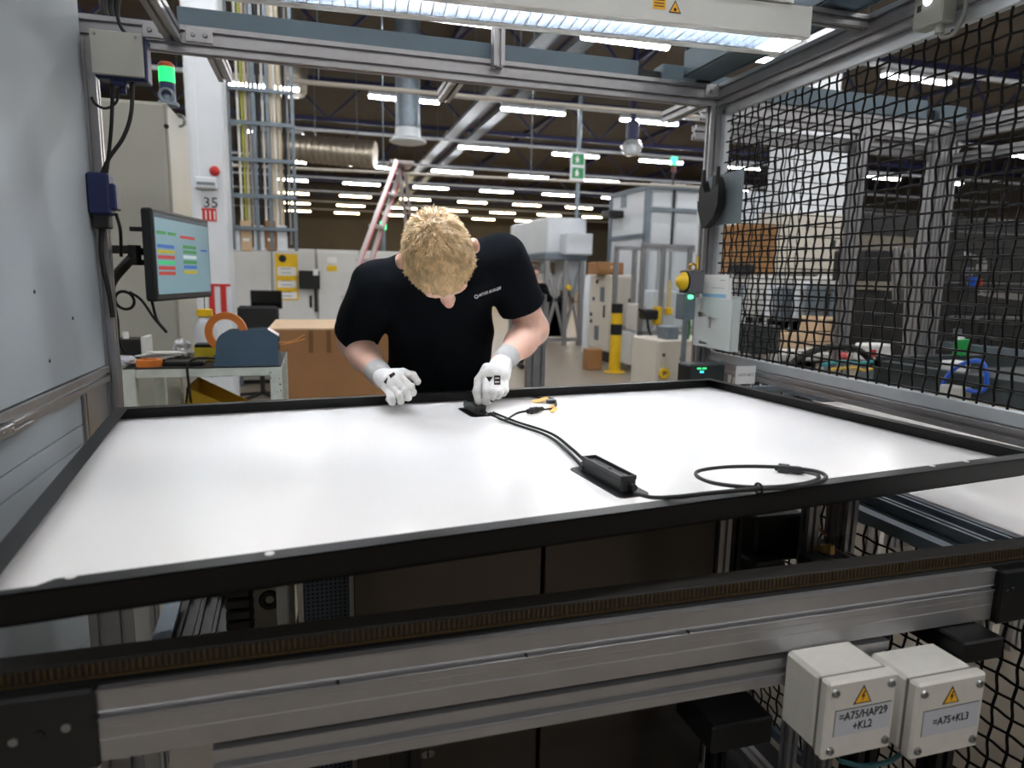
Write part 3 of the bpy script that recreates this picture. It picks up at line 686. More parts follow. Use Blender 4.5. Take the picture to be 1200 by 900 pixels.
# near pigtail: coil and connector
zc = .012
cable([W2(744, 578, .012), W2(765, 583, .024), W2(795, 582, .036), W2(830, 578, .040), W2(880, 573.5, .043), W2(930, 571, .044), W2(962, 564, .044), W2(967, 557, .043), W2(950, 551, .038), W2(905, 547, .030), W2(855, 547, .022), W2(822, 551, .02), W2(816, 557, .022), W2(832, 565, .03), W2(865, 570, .040), W2(900, 571, .045), W2(935, 568, .046), W2(957, 562, .040), W2(958, 557, .03), W2(944, 553, .010)], .0034)
a, b = W2(908, 548, .008), W2(944, 552, .008)
so_b(MB().tube([a, a.lerp(b, .1), a.lerp(b, .12), a.lerp(b, .45), a.lerp(b, .5), a.lerp(b, .8), b], [.005, .006, .0095, .0095, .007, .008, .005], 10), 'connector', CONN)
q = W2(889, 572.5, .043); so_b(MB().torus(q, (1, .1, 0), .008, .002, 12, 6), 'cable_tie', RUB)
# ------------------------------------------------------------------ left enclosure door
LAM = mat('pale_laminate_panel', (160, 168, 173), .6, 0, .03, 1.2)
en = thing('enclosure_wall', 'tall pale grey machine enclosure wall with aluminium rail beside the panel', 'enclosure', (-1.12, .3, 0))
xw = -1.10
MB().box((xw-.025, -1.0, 1.078), (xw-.012, 1.008, 2.62), .001).build('upper_panel', LAM, en)
MB().beam((xw-.02, -1.0, 1.052), (xw-.02, 1.008, 1.052), .04, .045, 1, 1).build('rail', ALUD, en)
MB().beam((xw-.02, .785, .1), (xw-.02, .785, 1.03), .03, .04, 1, 1).build('upright', ALUD, en)
MB().box((xw-.025, .81, .1), (xw-.012, 1.008, 1.03), .001).build('lower_panel', ALUD, en)
MB().box((xw-.025, -1.0, .1), (xw-.012, .76, .345), .001).build('kick_panel', LAM, en)
MB().beam((xw-.04, -.98, 0), (xw-.04, -.98, 2.62), .04, .04).build('upright', ALUD, en)
# recessed handle slot in the lower panel
z1 = on(60, 522, x=xw-.01).z; y1 = on(97, 497, x=xw-.01).y; z0 = z1-.055
g_ = .004
for nm, lo_, hi_ in (('lower_panel', (-1.0, z1+g_/2), (.76, 1.03)), ('lower_panel', (y1+g_/2, z0-g_/2), (.76, z1-g_/2)), ('drawer_front', (-1.0, z0+g_/2), (y1-g_/2, z1-g_/2)), ('lower_panel', (-1.0, .35), (.76, z0-g_/2))):
    MB().box((xw-.025, lo_[0], lo_[1]), (xw-.012, hi_[0], hi_[1]), .0006).build(nm, LAM, en)
MB().box((xw-.075, -1.0, .35), (xw-.07, .76, 1.03)).build('back_panel', LAM, en)
for px, py in ((47, 466), (58, 423), (85, 373), (40, 342), (90, 445)):
    q = on(px, py, x=xw-.012); MB().lathe([(0, .002), (.004, .002), (.005, 0)], q, (1, 0, 0), 8).build('rivet', DKTXT, en)
# rail clamp with forked end
a = on(2, 497, x=xw+.0); 
cl = thing('clamp', 'small forked aluminium clamp on the enclosure rail', 'clamp', (a.x, a.y, 1.04))
MB().box((xw-.02, a.y-.12, 1.028), (xw+.012, a.y+.03, 1.052), .002).build('body', ALUD, cl)
MB().box((xw+.004, a.y+.03, 1.046), (xw+.012, a.y+.13, 1.054), .001).build('prong', ALUD, cl)
MB().box((xw+.004, a.y+.03, 1.028), (xw+.012, a.y+.13, 1.036), .001).build('prong', ALUD, cl)
for k in range(3): MB().lathe([(0, .002), (.004, .002), (.005, 0)], (xw+.012, a.y-.06+.04*k, 1.04), (1, 0, 0), 8).build('bolt', SCREW, cl)
# ------------------------------------------------------------------ woven wire mesh fences
WIRE = mat('black_wire', (3, 3, 3), .5, 0, .1, 60, spec=.25)
def fence(root, x, y0, y1, z0, z1, pitch, r, mat_=WIRE, amp=.0032, axis='y'):
    ny = int((y1-y0)/pitch); nz = int((z1-z0)/pitch); oy = (y1-y0-ny*pitch)/2; oz = (z1-z0-nz*pitch)/2
    P = (lambda t, s, d: (x+d, t, s)) if axis == 'y' else (lambda t, s, d: (t, x+d, s))
    protos = {}
    for k in range(nz+1):
        zz = z0+oz+k*pitch
        if k % 2 not in protos:
            n = int((y1-y0)/pitch*4); pts = [P(y0+(y1-y0)*i/n, zz, amp*math.cos(PI*((y0+(y1-y0)*i/n)-y0-oy)/pitch)*(1 if k % 2 else -1)) for i in range(n+1)]
            protos[k % 2] = (MB().tube(pts, r, 5).build('wire', mat_, root, 60), zz)
        else:
            o, zz0 = protos[k % 2]; c = o.copy(); COL.objects.link(c); c.parent = root; c.location = o.location+Vector((0, 0, zz-zz0))
    protos = {}
    for k in range(ny+1):
        yy = y0+oy+k*pitch
        if k % 2 not in protos:
            n = int((z1-z0)/pitch*4); pts = [P(yy, z0+(z1-z0)*i/n, -amp*math.cos(PI*((z0+(z1-z0)*i/n)-z0-oz)/pitch)*(1 if k % 2 else -1)) for i in range(n+1)]
            protos[k % 2] = (MB().tube(pts, r, 5).build('wire', mat_, root, 60), yy)
        else:
            o, yy0 = protos[k % 2]; c = o.copy(); COL.objects.link(c); c.parent = root
            c.location = o.location+(Vector((0, yy-yy0, 0)) if axis == 'y' else Vector((yy-yy0, 0, 0)))
FZ0, FZ1 = 1.092, 2.045
fe = thing('mesh_fence', 'black woven wire guard fence in an aluminium frame right of the panel', 'fence', (1.1, .2, FZ0-.03))
FA = mat('pale_fence_frame', (196, 202, 206), .4, .5, .04, 20)
MB().box((1.088, -.95, FZ0-.035), (1.112, 1.075, FZ0), .002).build('bottom_bar', FA, fe)
MB().box((1.088, -.95, FZ1-.026), (1.112, 1.075, FZ1+.008), .002).build('top_bar', FA, fe)
MB().box((1.088, 1.045, FZ0), (1.112, 1.072, FZ1), .002).build('end_bar', FA, fe)
fence(fe, 1.1, -.94, 1.05, FZ0-.006, FZ1+.004, .039, .0034)
fl = thing('mesh_fence', 'lower black wire guard fence below the end of the conveyor', 'fence', (.815, 0, 0))
MB().beam((.815, -1.0, .818), (.815, .9, .818), .03, .028, 0, 0).build('top_bar', GALV, fl)
MB().beam((.815, -1.0, .06), (.815, .9, .06), .03, .03, 0, 0).build('bottom_bar', GALV, fl)
for yy in (-.985, .885): MB().beam((.815, yy, 0), (.815, yy, .805), .03, .03, 0, 0).build('post', GALV, fl)
fence(fl, .815, -.98, .88, .07, .81, .036, .0030)
# ------------------------------------------------------------------ side conveyor carrying another white sheet
sc = thing('side_conveyor', 'aluminium side conveyor rails beside the wire fence', 'conveyor', (1.3, .3, 0))
for xx in (.885, .955): MB().beam((xx, -.9, .825), (xx, 1.75, .825), .028, .05, 1, 1).build('rail', GALV, sc)
MB().beam((1.087, -.9, 1.038), (1.087, 1.06, 1.038), .04, .036, 1, 1).build('upper_rail', ALU, sc)
MB().beam((1.93, -.9, .825), (1.93, 1.75, .825), .04, .05, 1, 1).build('rail', GALV, sc)
for xx in (.9, 1.93):
    for yy in (-.85, .4, 1.7): MB().beam((xx, yy, 0), (xx, yy, .8), .04, .04).build('leg', ALU, sc)
for yy in (-.85, .4, 1.7): MB().beam((.9, yy, .79), (1.93, yy, .79), .04, .03).build('cross_bar', ALU, sc)
ws = tag(MB().box((.972, -.86, .848), (1.945, 1.06, .855), .001).build('white_sheet', SHEET), 'plain white sheet lying on the side conveyor beyond the fence', 'sheet')
# ------------------------------------------------------------------ under the panel, left
ul = thing('cable_chain_unit', 'dark slanted profiles and bracket of the drive under the panel', 'drive', (-.6, .1, 0))
for k, (px0, px1) in enumerate(((232, 205), (250, 228), (268, 248))):
    a = on(px0, 690, y=.3); b = on(px1, 790, y=.0); MB().beam(b, a, .04, .04, up=(0, -.5, 1)).build('slanted_profile', BLK, ul)
a = on(205, 700, y=.2); b = on(183, 770, y=.0); MB().beam(b, a, .035, .01, 0, 0, up=(0, -1, .2)).build('rail_strip', GALV, ul)
for px in (148, 122):
    a = on(px, 740, y=.25); MB().beam((a.x, .25, .138), (a.x, .25, .93), .045, .045).build('upright', ALUD, ul)
a = on(172, 740, y=.15); MB().box((a.x-.018, .13, 0), (a.x+.014, .16, .94), .002).build('upright', GPAINT, ul)
a = on(332, 720, y=.1); MB().box((a.x-.012, .08, .1), (a.x+.012, .11, .95), .002).build('upright', GPAINT, ul)
a = on(314, 730, y=.16); MB().box((a.x-.045, .16, .1), (a.x+.06, .17, .95), .002).build('back_plate', BEIGE, ul)
a = on(310, 757, y=.1); MB().box((a.x-.03, .02, a.z-.012), (a.x+.03, .12, a.z), .001).build('bracket', GPAINT, ul)
a = on(285, 720, y=.1); ch_ = MB()
for k in range(26): ch_.box((a.x-.03, .06, .30+k*.025), (a.x+.02, .13, .32+k*.025), .003)
o = ch_.build('cable_chain', BLKP, ul); o['kind'] = 'stuff'
pts = [on(350, 685, y=.06), on(352, 710, y=.06), on(347, 740, y=.05), on(338, 765, y=.04)]
MB().tube(smooth_path(pts, 6), .004, 7).build('cable', RUB, ul)
MB().torus(on(316, 703, y=.09), (0, 1, 0), .016, .007, 16, 6).build('hose_ring', RUB, ul)
MB().box((-.95, .0, .0), (-.5, .35, .06), .005).build('foot_plate', DARKS, ul)
# perforated plate
PERF = bpy.data.materials.new('perforated_steel'); PERF.use_nodes = True; MATS['perf'] = PERF
n = PERF.node_tree; b = n.nodes['Principled BSDF']; b.inputs['Metallic'].default_value = .4; b.inputs['Roughness'].default_value = .45
tc = n.nodes.new('ShaderNodeTexCoord'); sep = n.nodes.new('ShaderNodeSeparateXYZ'); n.links.new(tc.outputs['Object'], sep.inputs[0])
outs = []
for ax in ('X', 'Z'):
    m1 = n.nodes.new('ShaderNodeMath'); m1.operation = 'MULTIPLY'; m1.inputs[1].default_value = 1/.009*2*PI; n.links.new(sep.outputs[ax], m1.inputs[0])
    m2 = n.nodes.new('ShaderNodeMath'); m2.operation = 'COSINE'; n.links.new(m1.outputs[0], m2.inputs[0]); outs.append(m2)
ad = n.nodes.new('ShaderNodeMath'); ad.operation = 'ADD'; n.links.new(outs[0].outputs[0], ad.inputs[0]); n.links.new(outs[1].outputs[0], ad.inputs[1])
gt = n.nodes.new('ShaderNodeMath'); gt.operation = 'GREATER_THAN'; gt.inputs[1].default_value = .7; n.links.new(ad.outputs[0], gt.inputs[0])
mx = n.nodes.new('ShaderNodeMix'); mx.data_type = 'RGBA'; mx.inputs[6].default_value = (*lin((70, 84, 98)), 1); mx.inputs[7].default_value = (*lin((10, 11, 13)), 1)
n.links.new(gt.outputs[0], mx.inputs[0]); n.links.new(mx.outputs[2], b.inputs['Base Color'])
yp_ = -.02; xa_, xb_ = on(353, 720, y=yp_).x, on(413, 720, y=yp_).x
pf_ = thing('perforated_plate', 'dark perforated steel guard plate under the panel', 'plate', ((xa_+xb_)/2, yp_, 0))
MB().box((xa_, yp_, .1), (xb_, yp_+.004, .97)).build('plate', PERF, pf_, 0)
for xx in (xa_, xb_): MB().box((xx-.006, yp_-.004, 0), (xx+.006, yp_+.01, .975), .001).build('edge_strip', ALUD, pf_)
# right side under the panel: frames, cross profiles
ur = thing('under_frame', 'dark support frame with aluminium profiles below the right end of the panel', 'frame', (.7, .2, 0))
for px, x_, m_ in ((845, .42, ALU), (858, .47, BLK), (975, .76, ALU), (990, .76, ALU), (946, .675, ALU)):
    a = on(px, 640, x=x_); MB().beam((x_, a.y, 0), (x_, a.y, .955 if px != 946 else .86), .03, .03).build('upright', m_, ur)
a = on(930, 622, x=.75); b = on(1022, 668, x=.75); MB().beam(a, b, .022, .022, 1, 1).build('profile', ALU, ur)
a = on(925, 640, x=.71); b = on(1005, 690, x=.71); MB().beam(a, b, .03, .03, 1, 1).build('profile', ALU, ur)
a = on(905, 622, x=.62); MB().box((.55, a.y-.03, a.z-.07), (.69, a.y+.12, a.z+.05), .006).build('motor_box', BLK, ur)
a = on(905, 668, x=.57); MB().box((.52, a.y, a.z-.2), (.61, a.y+.12, a.z+.02), .006).build('motor_box', DARKS, ur)
a = on(965, 670, x=.66); MB().box((.625, a.y-.05, a.z-.2), (.69, a.y+.05, a.z+.03), .004).build('cover', DARKS, ur)
for k in range(3): q = on(955+9*k, 648, x=.69); MB().lathe([(0, .02), (.008, .02), (.01, 0)], q, (0, 0, 1), 8).build('fitting', mat('brass', (196, 160, 90), .35, .8), ur)
pts = [on(936, 610, x=.70), on(955, 616, x=.71), on(968, 628, x=.70)]; MB().tube(smooth_path(pts, 5), .004, 6).build('hose', mat('copper_hose', (150, 92, 50), .5), ur)
pts = [on(857, 640, y=.2), on(861, 660, y=.19), on(866, 680, y=.19)]; MB().tube(smooth_path(pts, 5), .004, 6).build('hose', BLU, ur)
MB().box((xb+.01, .02, 0), (.78, .5, .05), .004).build('foot_plate', DARKS, ur)
a = on(842, 850, y=-.3); MB().box((a.x-.04, -.34, a.z-.03), (a.x+.1, -.2, a.z+.03), .004).build('motor_box', DARKS, ur)
MB().beam((a.x+.02, -.27, .05), (a.x+.02, -.27, a.z), .03, .03).build('upright', BLK, ur)
MB().beam((xb+.03, .4, .2), (xb+.03, -.44, .2), .04, .04).build('floor_profile', ALU, ur)
# ------------------------------------------------------------------ two terminal boxes below the beam
def tbox(c, lines, sz, label):
    """c: four pixel corners of the lid (left-top, right-top, left-bottom)"""
    yl = -.655
    A_, B_, C_ = (on(*p, y=yl) for p in c)
    x0, x1, z1, z0 = A_.x, B_.x, (A_.z+B_.z)/2, C_.z
    t = thing('terminal_box', label, 'terminal box', ((x0+x1)/2, -.6, z0))
    MB().box((x0+.002, yl+.022, z0+.002), (x1-.002, -.5585, z1-.002), .006).build('base', BOXP, t)
    ld = MB().box((x0, yl, z0), (x1, yl+.019, z1), .004).build('lid', BOXP, t)
    MB().box((x0+.004, yl+.017, z0+.004), (x1-.004, yl+.024, z1-.004)).build('gasket', mat('gasket_grey', (120, 118, 112), .7), t)
    w_, h_ = x1-x0, z1-z0
    for u_ in (.1, .9):
        for v_ in (.13, .87):
            MB().lathe([(0, .0006), (.0036, .0006), (.0036, .0034), (.0058, .0034), (.0068, 0)], (x0+w_*u_, yl, z0+h_*v_), (0, -1, 0), 12).build('lid_screw', SCREW, ld)
    cx, cz = x0+w_*.5, z0+h_*.78
    yy = yl-.0004
    MB().prism([(-.0165, -.0125), (.0165, -.0125), (0, .0165)], (cx, yy, cz), (1, 0, 0), (0, 0, 1), (0, .0008, 0)).build('warning_border', DKTXT, ld, 0)
    MB().prism([(-.0132, -.0105), (.0132, -.0105), (0, .0125)], (cx, yy-.0003, cz), (1, 0, 0), (0, 0, 1), (0, .0006, 0)).build('warning_field', TRI, ld, 0)
    MB().prism([(.0012, .008), (-.0035, -.0015), (-.0003, -.0012), (-.0018, -.009), (.0036, .0012), (.0004, .0008), (.0034, .008)], (cx, yy-.0006, cz), (1, 0, 0), (0, 0, 1), (0, .0004, 0)).build('lightning_mark', DKTXT, ld, 0)
    lx0, lx1, lz0, lz1 = x0+w_*.13, x0+w_*.93, z0+h_*.31, z0+h_*.63
    LBL = mat('label_silver', (186, 190, 198), .5, 0, .02, 20)
    MB().box((lx0-.001, yl-.0003, lz0-.001), (lx1+.001, yl+.0005, lz1+.0012)).build('label_border', DKTXT, ld, 0)
    MB().box((lx0, yl-.0006, lz0-.0012), (lx1+.0012, yl+.0005, lz1)).build('label_plate', LBL, ld, 0)
    n = len(lines)
    for k, tx_ in enumerate(lines):
        text_on('lettering', tx_, sz, ((lx0+lx1)/2, yl-.001, (lz0+lz1)/2+(.5*(n-1)-k)*sz*.98), (1, 0, 0), (0, 0, 1), DKTXT, ld, sx=.86)
    for e in (.25, .7): MB().cyl((x0+w_*e, -.60, z0-.014), (x0+w_*e, -.60, z0+.004), .008, n=10).build('cable_gland', GALV, t)
    return t
tbox(((972, 803), (1054, 786), (966, 893)), ('=A75/HAP29', '+KL2'), .0185, 'pale terminal box labelled =A75/HAP29 +KL2 under the conveyor rail')
tbox(((1076, 806), (1158, 785), (1066, 893)), ('=A75+KL3',), .0185, 'pale terminal box labelled =A75+KL3 under the conveyor rail')
MB().tube(smooth_path([on(985, 892, y=-.6), on(1010, 897, y=-.58), on(1040, 893, y=-.58), (on(1060, 880, y=-.57))], 6), .004, 6).build('terminal_cable', mat('teal_cable', (40, 90, 96), .5))
tag(bpy.data.objects['terminal_cable'], 'thin teal cable under the two terminal boxes', 'cable')
# ------------------------------------------------------------------ control cabinet with signal lamp
yk = 2.15
xr = on(205, 300, y=yk).x; ztop = on(205, 120, y=yk).z
ca = thing('control_cabinet', 'tall grey control cabinet behind the monitor', 'cabinet', (xr-.4, yk+.25, 0))
CABG = mat('cabinet_grey', (160, 160, 150), .45, 0, .03, 3)
MB().box((xr-.8, yk+.02, .1), (xr, yk+.54, ztop), .006).build('body', CABG, ca)
MB().box((xr-.79, yk, .12), (xr-.012, yk+.024, ztop-.012), .006).build('door', CABG, ca)
MB().box((xr-.78, yk+.04, 0), (xr-.02, yk+.52, .105)).build('plinth', DARKS, ca)
q = on(195, 148, y=yk); MB().lathe([(0, .004), (.008, .004), (.011, 0)], (q.x, yk, q.z), (0, -1, 0), 12).build('door_lock', DARKS, ca)
MB().torus((xr+.0, yk+.3, ztop-.02), (0, 1, 0), .028, .007, 18, 8).build('lifting_eye', SCREW, ca)
q = on(196, 116, y=yk+.06)
sl = thing('signal_lamp', 'signal tower with glowing green section on the control cabinet', 'signal lamp', (q.x, yk+.08, ztop))
r_ = .034
MB().lathe([(r_+.012, -.002), (r_+.012, .012), (r_, .02), (r_, .045), (0, .045)], (q.x, yk+.08, ztop), n=20).build('base', GALV, sl)
MB().lathe([(r_, .04), (r_, .10)], (q.x, yk+.08, ztop), n=20).build('blue_section', DBLU, sl)
MB().lathe([(r_, .10), (r_, .165), (0, .165)], (q.x, yk+.08, ztop), n=20).build('green_section', mat('lit_green', (20, 220, 90), .3, 0, 0, emit=.55), sl)
MB().lathe([(r_, .165), (r_, .18), (r_*.7, .19), (0, .192)], (q.x, yk+.08, ztop), n=20).build('orange_cap', mat('amber_lens', (190, 80, 30), .3), sl)
MB().torus((q.x, yk+.045, ztop+.037), (0, 1, 0), .028, .008, 20, 8).build('siren_ring', GALV, sl)
# ------------------------------------------------------------------ terminal box and cables on the left post
yj = .97
a = on(108, 86, y=yj); b = on(166, 40, y=yj)
tb = thing('wall_terminal_box', 'flat grey box with dark blue edge at the top of the left post', 'box', (a.x, yj, a.z))
MB().box((a.x, yj-.004, a.z), (b.x, yj+.01, b.z), .002).build('cover_plate', GSTEEL, tb)
MB().box((a.x+.004, yj+.01, a.z-.008), (b.x+.008, yj+.07, b.z-.004), .004).build('housing', DBLU, tb)
for u_ in (.1, .88): MB().lathe([(0, .003), (.004, .003), (.005, 0)], (a.x+(b.x-a.x)*u_, yj-.003, b.z-.012), (0, -1, 0), 8).build('screw', SCREW, tb)
q = on(140, 98, y=yj+.04); MB().box((q.x-.02, yj+.02, q.z-.01), (q.x+.022, yj+.06, a.z+.01), .003).build('plug', DBLU, tb)
MB().cyl((q.x+.008, yj+.04, q.z-.03), (q.x+.008, yj+.04, q.z), .010, n=10).build('plug_neck', DBLU, tb)
q2_ = on(123, 230, y=yj+.03)
bb = thing('blue_plug_box', 'dark blue connector housing on the left aluminium post', 'connector', (q2_.x, yj+.03, q2_.z-.06))
a = on(110, 262, y=yj+.03); b = on(132, 205, y=yj+.03)
MB().box((a.x, yj-.02, a.z+.025), (b.x, yj+.043, b.z), .006).build('housing', DBLU, bb)
MB().box((b.x-.004, yj-.015, a.z+.04), (b.x+.016, yj+.038, b.z-.03), .004).build('side_lever', DBLU, bb)
MB().box((a.x+.006, yj-.01, a.z-.015), (b.x-.01, yj+.038, a.z+.03), .004).build('lower_plug', BLKP, bb)
def cab(pts, r, label, m=RUB): return tag(MB().tube(smooth_path(pts, 8), r, 8).build('cable', m, smooth=60), label, 'cable')
Y_ = yj+.035
cab([on(132, 85, y=Y_), on(131, 140, y=Y_), on(127, 185, y=Y_), on(124, 208, y=Y_)], .0055, 'black cable hanging straight between the grey box and the blue plug')
cab([on(155, 85, y=Y_), on(154, 130, y=Y_-.01), on(145, 160, y=Y_-.015), on(128, 185, y=Y_-.02), on(119, 205, y=Y_-.02)], .006, 'black cable curving from the grey box down to the blue plug')
cab([on(140, 104, y=Y_), on(136, 120, y=Y_), on(124, 127, y=Y_), on(112, 122, y=Y_), on(107, 114, y=Y_)], .004, 'short black cable looping from the plug under the grey box')
cab([on(139, 0, y=Y_), on(138, 20, y=Y_), on(142, 32, y=Y_), on(148, 40, y=Y_)], .005, 'black cable entering the grey box from above')
cab([on(136, 250, y=Y_), on(141, 270, y=Y_), on(142, 300, y=Y_+.06)], .005, 'black cable dropping from the blue plug towards the monitor arm')
# ------------------------------------------------------------------ monitor on swivel arm
P0 = at(181, 300, 2.08); P1 = at(246, 300, 2.56)      # lower-left and right ends of the screen in plan
zlo = at(186, 354, 2.08).z; zhi = at(186, 244, 2.08).z
u = Vector((P1.x-P0.x, P1.y-P0.y, 0)); wm_ = u.length; u.normalize(); nrm = Vector((u.y, -u.x, 0)); nrm = nrm if nrm.dot(CAM-P0) > 0 else -nrm
O = Vector((P0.x, P0.y, zlo)); H_ = zhi-zlo
mo = thing('monitor', 'black framed monitor showing coloured rows on a swivel arm', 'monitor', O)
def slab(name, a0, a1, b0, b1, c0, c1, m, par, bev=0, sm=35):
    mt = Matrix((u, nrm, Vector((0, 0, 1)))).transposed().to_4x4(); mt.translation = O
    return MB().box((a0, c0, b0), (a1, c1, b1), bev, mt).build(name, m, par, sm)
slab('casing', 0, wm_, 0, H_, -.035, 0, BLKP, mo, .006)
slab('back_cover', .06, wm_-.06, .05, H_-.05, -.06, -.03, BLKP, mo, .01)
SCR = mat('screen_bluegrey', (120, 150, 160), .25, 0, 0, emit=.09)
scr = slab('screen', .014, wm_-.012, .022, H_-.014, -.002, .0008, SCR, mo, 0, 0)
SC = {}
for nm, c in (('green', (60, 130, 70)), ('red', (170, 60, 56)), ('yellow', (170, 160, 50)), ('blue', (60, 100, 170)), ('dark', (40, 60, 70)), ('mint', (60, 190, 120)), ('pale', (190, 205, 208))):
    SC[nm] = mat('screen_'+nm, c, .25, 0, 0, emit=.09)
def row(a0, a1, b0, b1, c): slab('screen_row', .014+(wm_-.026)*a0, .014+(wm_-.026)*a1, .022+(H_-.036)*b0, .022+(H_-.036)*b1, .0006, .0014, SC[c], scr, 0, 0)
row(0, 1, .95, 1, 'dark')
for k, c in enumerate(('blue', 'yellow', 'red', 'mint', 'red', 'red')): row(.02, .30, .58-.068*k, .625-.068*k, c)
for k, c in enumerate(('green', 'green', 'pale', 'green', 'blue', 'yellow')): row(.46, .72, .60-.068*k, .645-.068*k, c)
row(.02, .17, .75, .79, 'green'); row(.2, .34, .75, .79, 'green'); row(.42, .7, .73, .77, 'red'); row(.82, .95, .58, .61, 'blue')
# arm and pole
PB = Vector((on(131, 400, y=1.16).x, 1.16, 0))
pole = thing('monitor_stand', 'black pole with jointed arm carrying the monitor', 'stand', PB)
MB().cyl(PB+Vector((0, 0, .0)), PB+Vector((0, 0, 1.33)), .022, n=12).build('pole', BLKP, pole)
MB().lathe([(0, 0), (.07, 0), (.07, .015), (.03, .03)], PB, n=20).build('base', BLKP, pole)
mc = O+u*(wm_*.35)+Vector((0, 0, H_*.52))-nrm*.074
jn = on(158, 300, y=1.14)
MB().tube(smooth_path([PB+Vector((0, 0, 1.25)), PB+Vector((.01, 0, 1.33)), jn+Vector((-.03, 0, -.03)), jn], 6), .016, 10).build('gooseneck', BLKP, pole)
MB().cyl(jn+Vector((0, 0, -.03)), jn+Vector((0, 0, .035)), .02, n=14).build('joint', BLKP, pole)
MB().beam(on(122, 292, y=1.12), jn+Vector((0, 0, .02)), .022, .026, 0, 0).build('upper_arm', BLKP, pole)
MB().beam(jn+Vector((0, 0, .02)), mc, .026, .022, 0, 0).build('fore_arm', BLKP, pole)
MB().beam(jn+Vector((0, 0, -.012)), mc+Vector((0, 0, -.04)), .02, .016, 0, 0).build('brace', BLKP, pole)
slab('mount_plate', wm_*.35-.05, wm_*.35+.05, H_*.52-.05, H_*.52+.05, -.075, -.058, BLKP, pole, .003)
MB().torus(on(146, 352, y=1.13), (.2, 1, .2), .03, .005, 20, 6).build('cable_loop', RUB, pole)
MB().box(on(152, 270, y=1.2)+Vector((0, -.004, -.002)), on(182, 268, y=1.2)+Vector((0, .02, .004))).build('shelf_bracket', BLKP, pole)
cab([mc+Vector((0, -.1, -.1)), on(183, 372, y=1.06), on(192, 385, y=1.06), on(194, 388, y=1.07), on(180, 372, y=1.1), on(166, 352, y=1.12), on(152, 342, y=1.13)], .0045, 'black cable hanging in a loop below the monitor')
cab([on(133, 352, y=1.13), on(138, 375, y=1.13), on(140, 400, y=1.14), on(146, 412, y=1.2)], .004, 'thin black cable running down the monitor pole')
cab([on(120, 262, y=.99), on(119, 300, y=.99), on(128, 345, y=.992), on(132, 372, y=.995)], .007, 'thick black cable along the left post beside the monitor arm')
# ------------------------------------------------------------------ steel bench and what stands on it
yb = 1.5; xa = on(143, 440, y=yb).x; xb = on(330, 440, y=yb).x; zt = on(240, 431, y=yb).z
WB = mat('worn_white_frame', (206, 214, 206), .5, 0, .1, 25, bump=.04)
be = thing('steel_bench', 'white steel frame bench with tape dispenser on top', 'bench', ((xa+xb)/2, yb+.25, 0))
for xx in (xa, xb-.045):
    for yy in (yb, yb+.50): MB().box((xx, yy, 0), (xx+.045, yy+.045, zt-.002), .002).build('leg', WB, be)
MB().box((xa+.045, yb+.004, zt-.038), (xb-.045, yb+.03, zt-.002), .002).build('front_rail', WB, be)
MB().box((xa+.045, yb+.515, zt-.038), (xb-.045, yb+.541, zt-.002), .002).build('rear_rail', WB, be)
for xx in (xa+.006, xb-.034): MB().box((xx, yb+.045, zt-.038), (xx+.026, yb+.5, zt-.002), .002).build('side_rail', WB, be)
MB().box((xa+.002, yb+.004, zt-.003), (xb-.002, yb+.54, zt+.002)).build('top_sheet', BLKP, be)
MB().box((xa+.01, yb+.01, .62), (xb-.01, yb+.53, .635)).build('lower_shelf', WB, be)
for k in range(40):
    sx_ = random.uniform(0, 1); MB().box((0, 0, 0), (0, 0, 0)) if False else None
# chips of worn paint on the right leg
chips = MB()
for k in range(26):
    cx, cz = xb-.043+random.uniform(0, .04), random.uniform(.7, zt-.01); r = random.uniform(.0015, .004)
    chips.cyl((cx, yb-.0004, cz), (cx, yb+.001, cz), r, n=6)
o = chips.build('paint_chips', DARKS, be, 0); o['kind'] = 'stuff'
# yellow tray on the shelf
a = on(212, 462, y=yb+.12); b = on(300, 470, y=yb+.12)
yt = thing('yellow_tray', 'yellow plastic tray tilted on the lower shelf of the bench', 'tray', (a.x+.1, yb+.25, .64))
YT = mat('tray_yellow', (196, 156, 30), .5, 0, .06, 10)
zz = on(230, 452, y=yb+.1).z
for nm, pl in (('front_wall', [(0, 0), (.36, 0), (.36, .10), (.04, zz-.636)]),): MB().prism(pl, (a.x-.01, yb+.08, .634), (1, 0, 0), (0, 0, 1), (0, .008, 0)).build(nm, YT, yt)
MB().prism([(0, 0), (.36, 0), (.36, .10), (.04, zz-.636)], (a.x-.01, yb+.36, .634), (1, 0, 0), (0, 0, 1), (0, .008, 0)).build('back_wall', YT, yt)
MB().box((a.x-.01, yb+.08, .634), (a.x+.35, yb+.368, .642)).build('tray_floor', YT, yt)
MB().prism([(0, 0), (.008, 0), (.048, zz-.636), (.04, zz-.636)], (a.x-.01, yb+.08, .634), (1, 0, 0), (0, 0, 1), (0, .285, 0)).build('end_wall', YT, yt)
# tape dispenser
yd = yb+.02; z0 = zt+.002
a = on(250, 430, y=yd); b = on(327, 430, y=yd); hh = on(300, 386, y=yd).z-z0; Ld = b.x-a.x
td = thing('tape_dispenser', 'blue-grey plastic tape dispenser on the steel bench', 'dispenser', ((a.x+b.x)/2, yd+.06, z0))
DISP = mat('dispenser_blue_grey', (74, 98, 116), .4, 0, .04, 12)
prof = [(0, 0), (Ld, 0), (Ld, hh*.82), (Ld*.84, hh), (Ld*.42, hh*.97)]+arc((Ld*.30, hh*.55), hh*.42, PI/2*.9, PI*.95, 6)+[(Ld*.04, hh*.3)]
MB().prism(prof, (a.x, yd, z0), (1, 0, 0), (0, 0, 1), (0, .012, 0)).build('side_wall', DISP, td)
MB().prism(prof, (a.x, yd+.10, z0), (1, 0, 0), (0, 0, 1), (0, .012, 0)).build('side_wall', DISP, td)
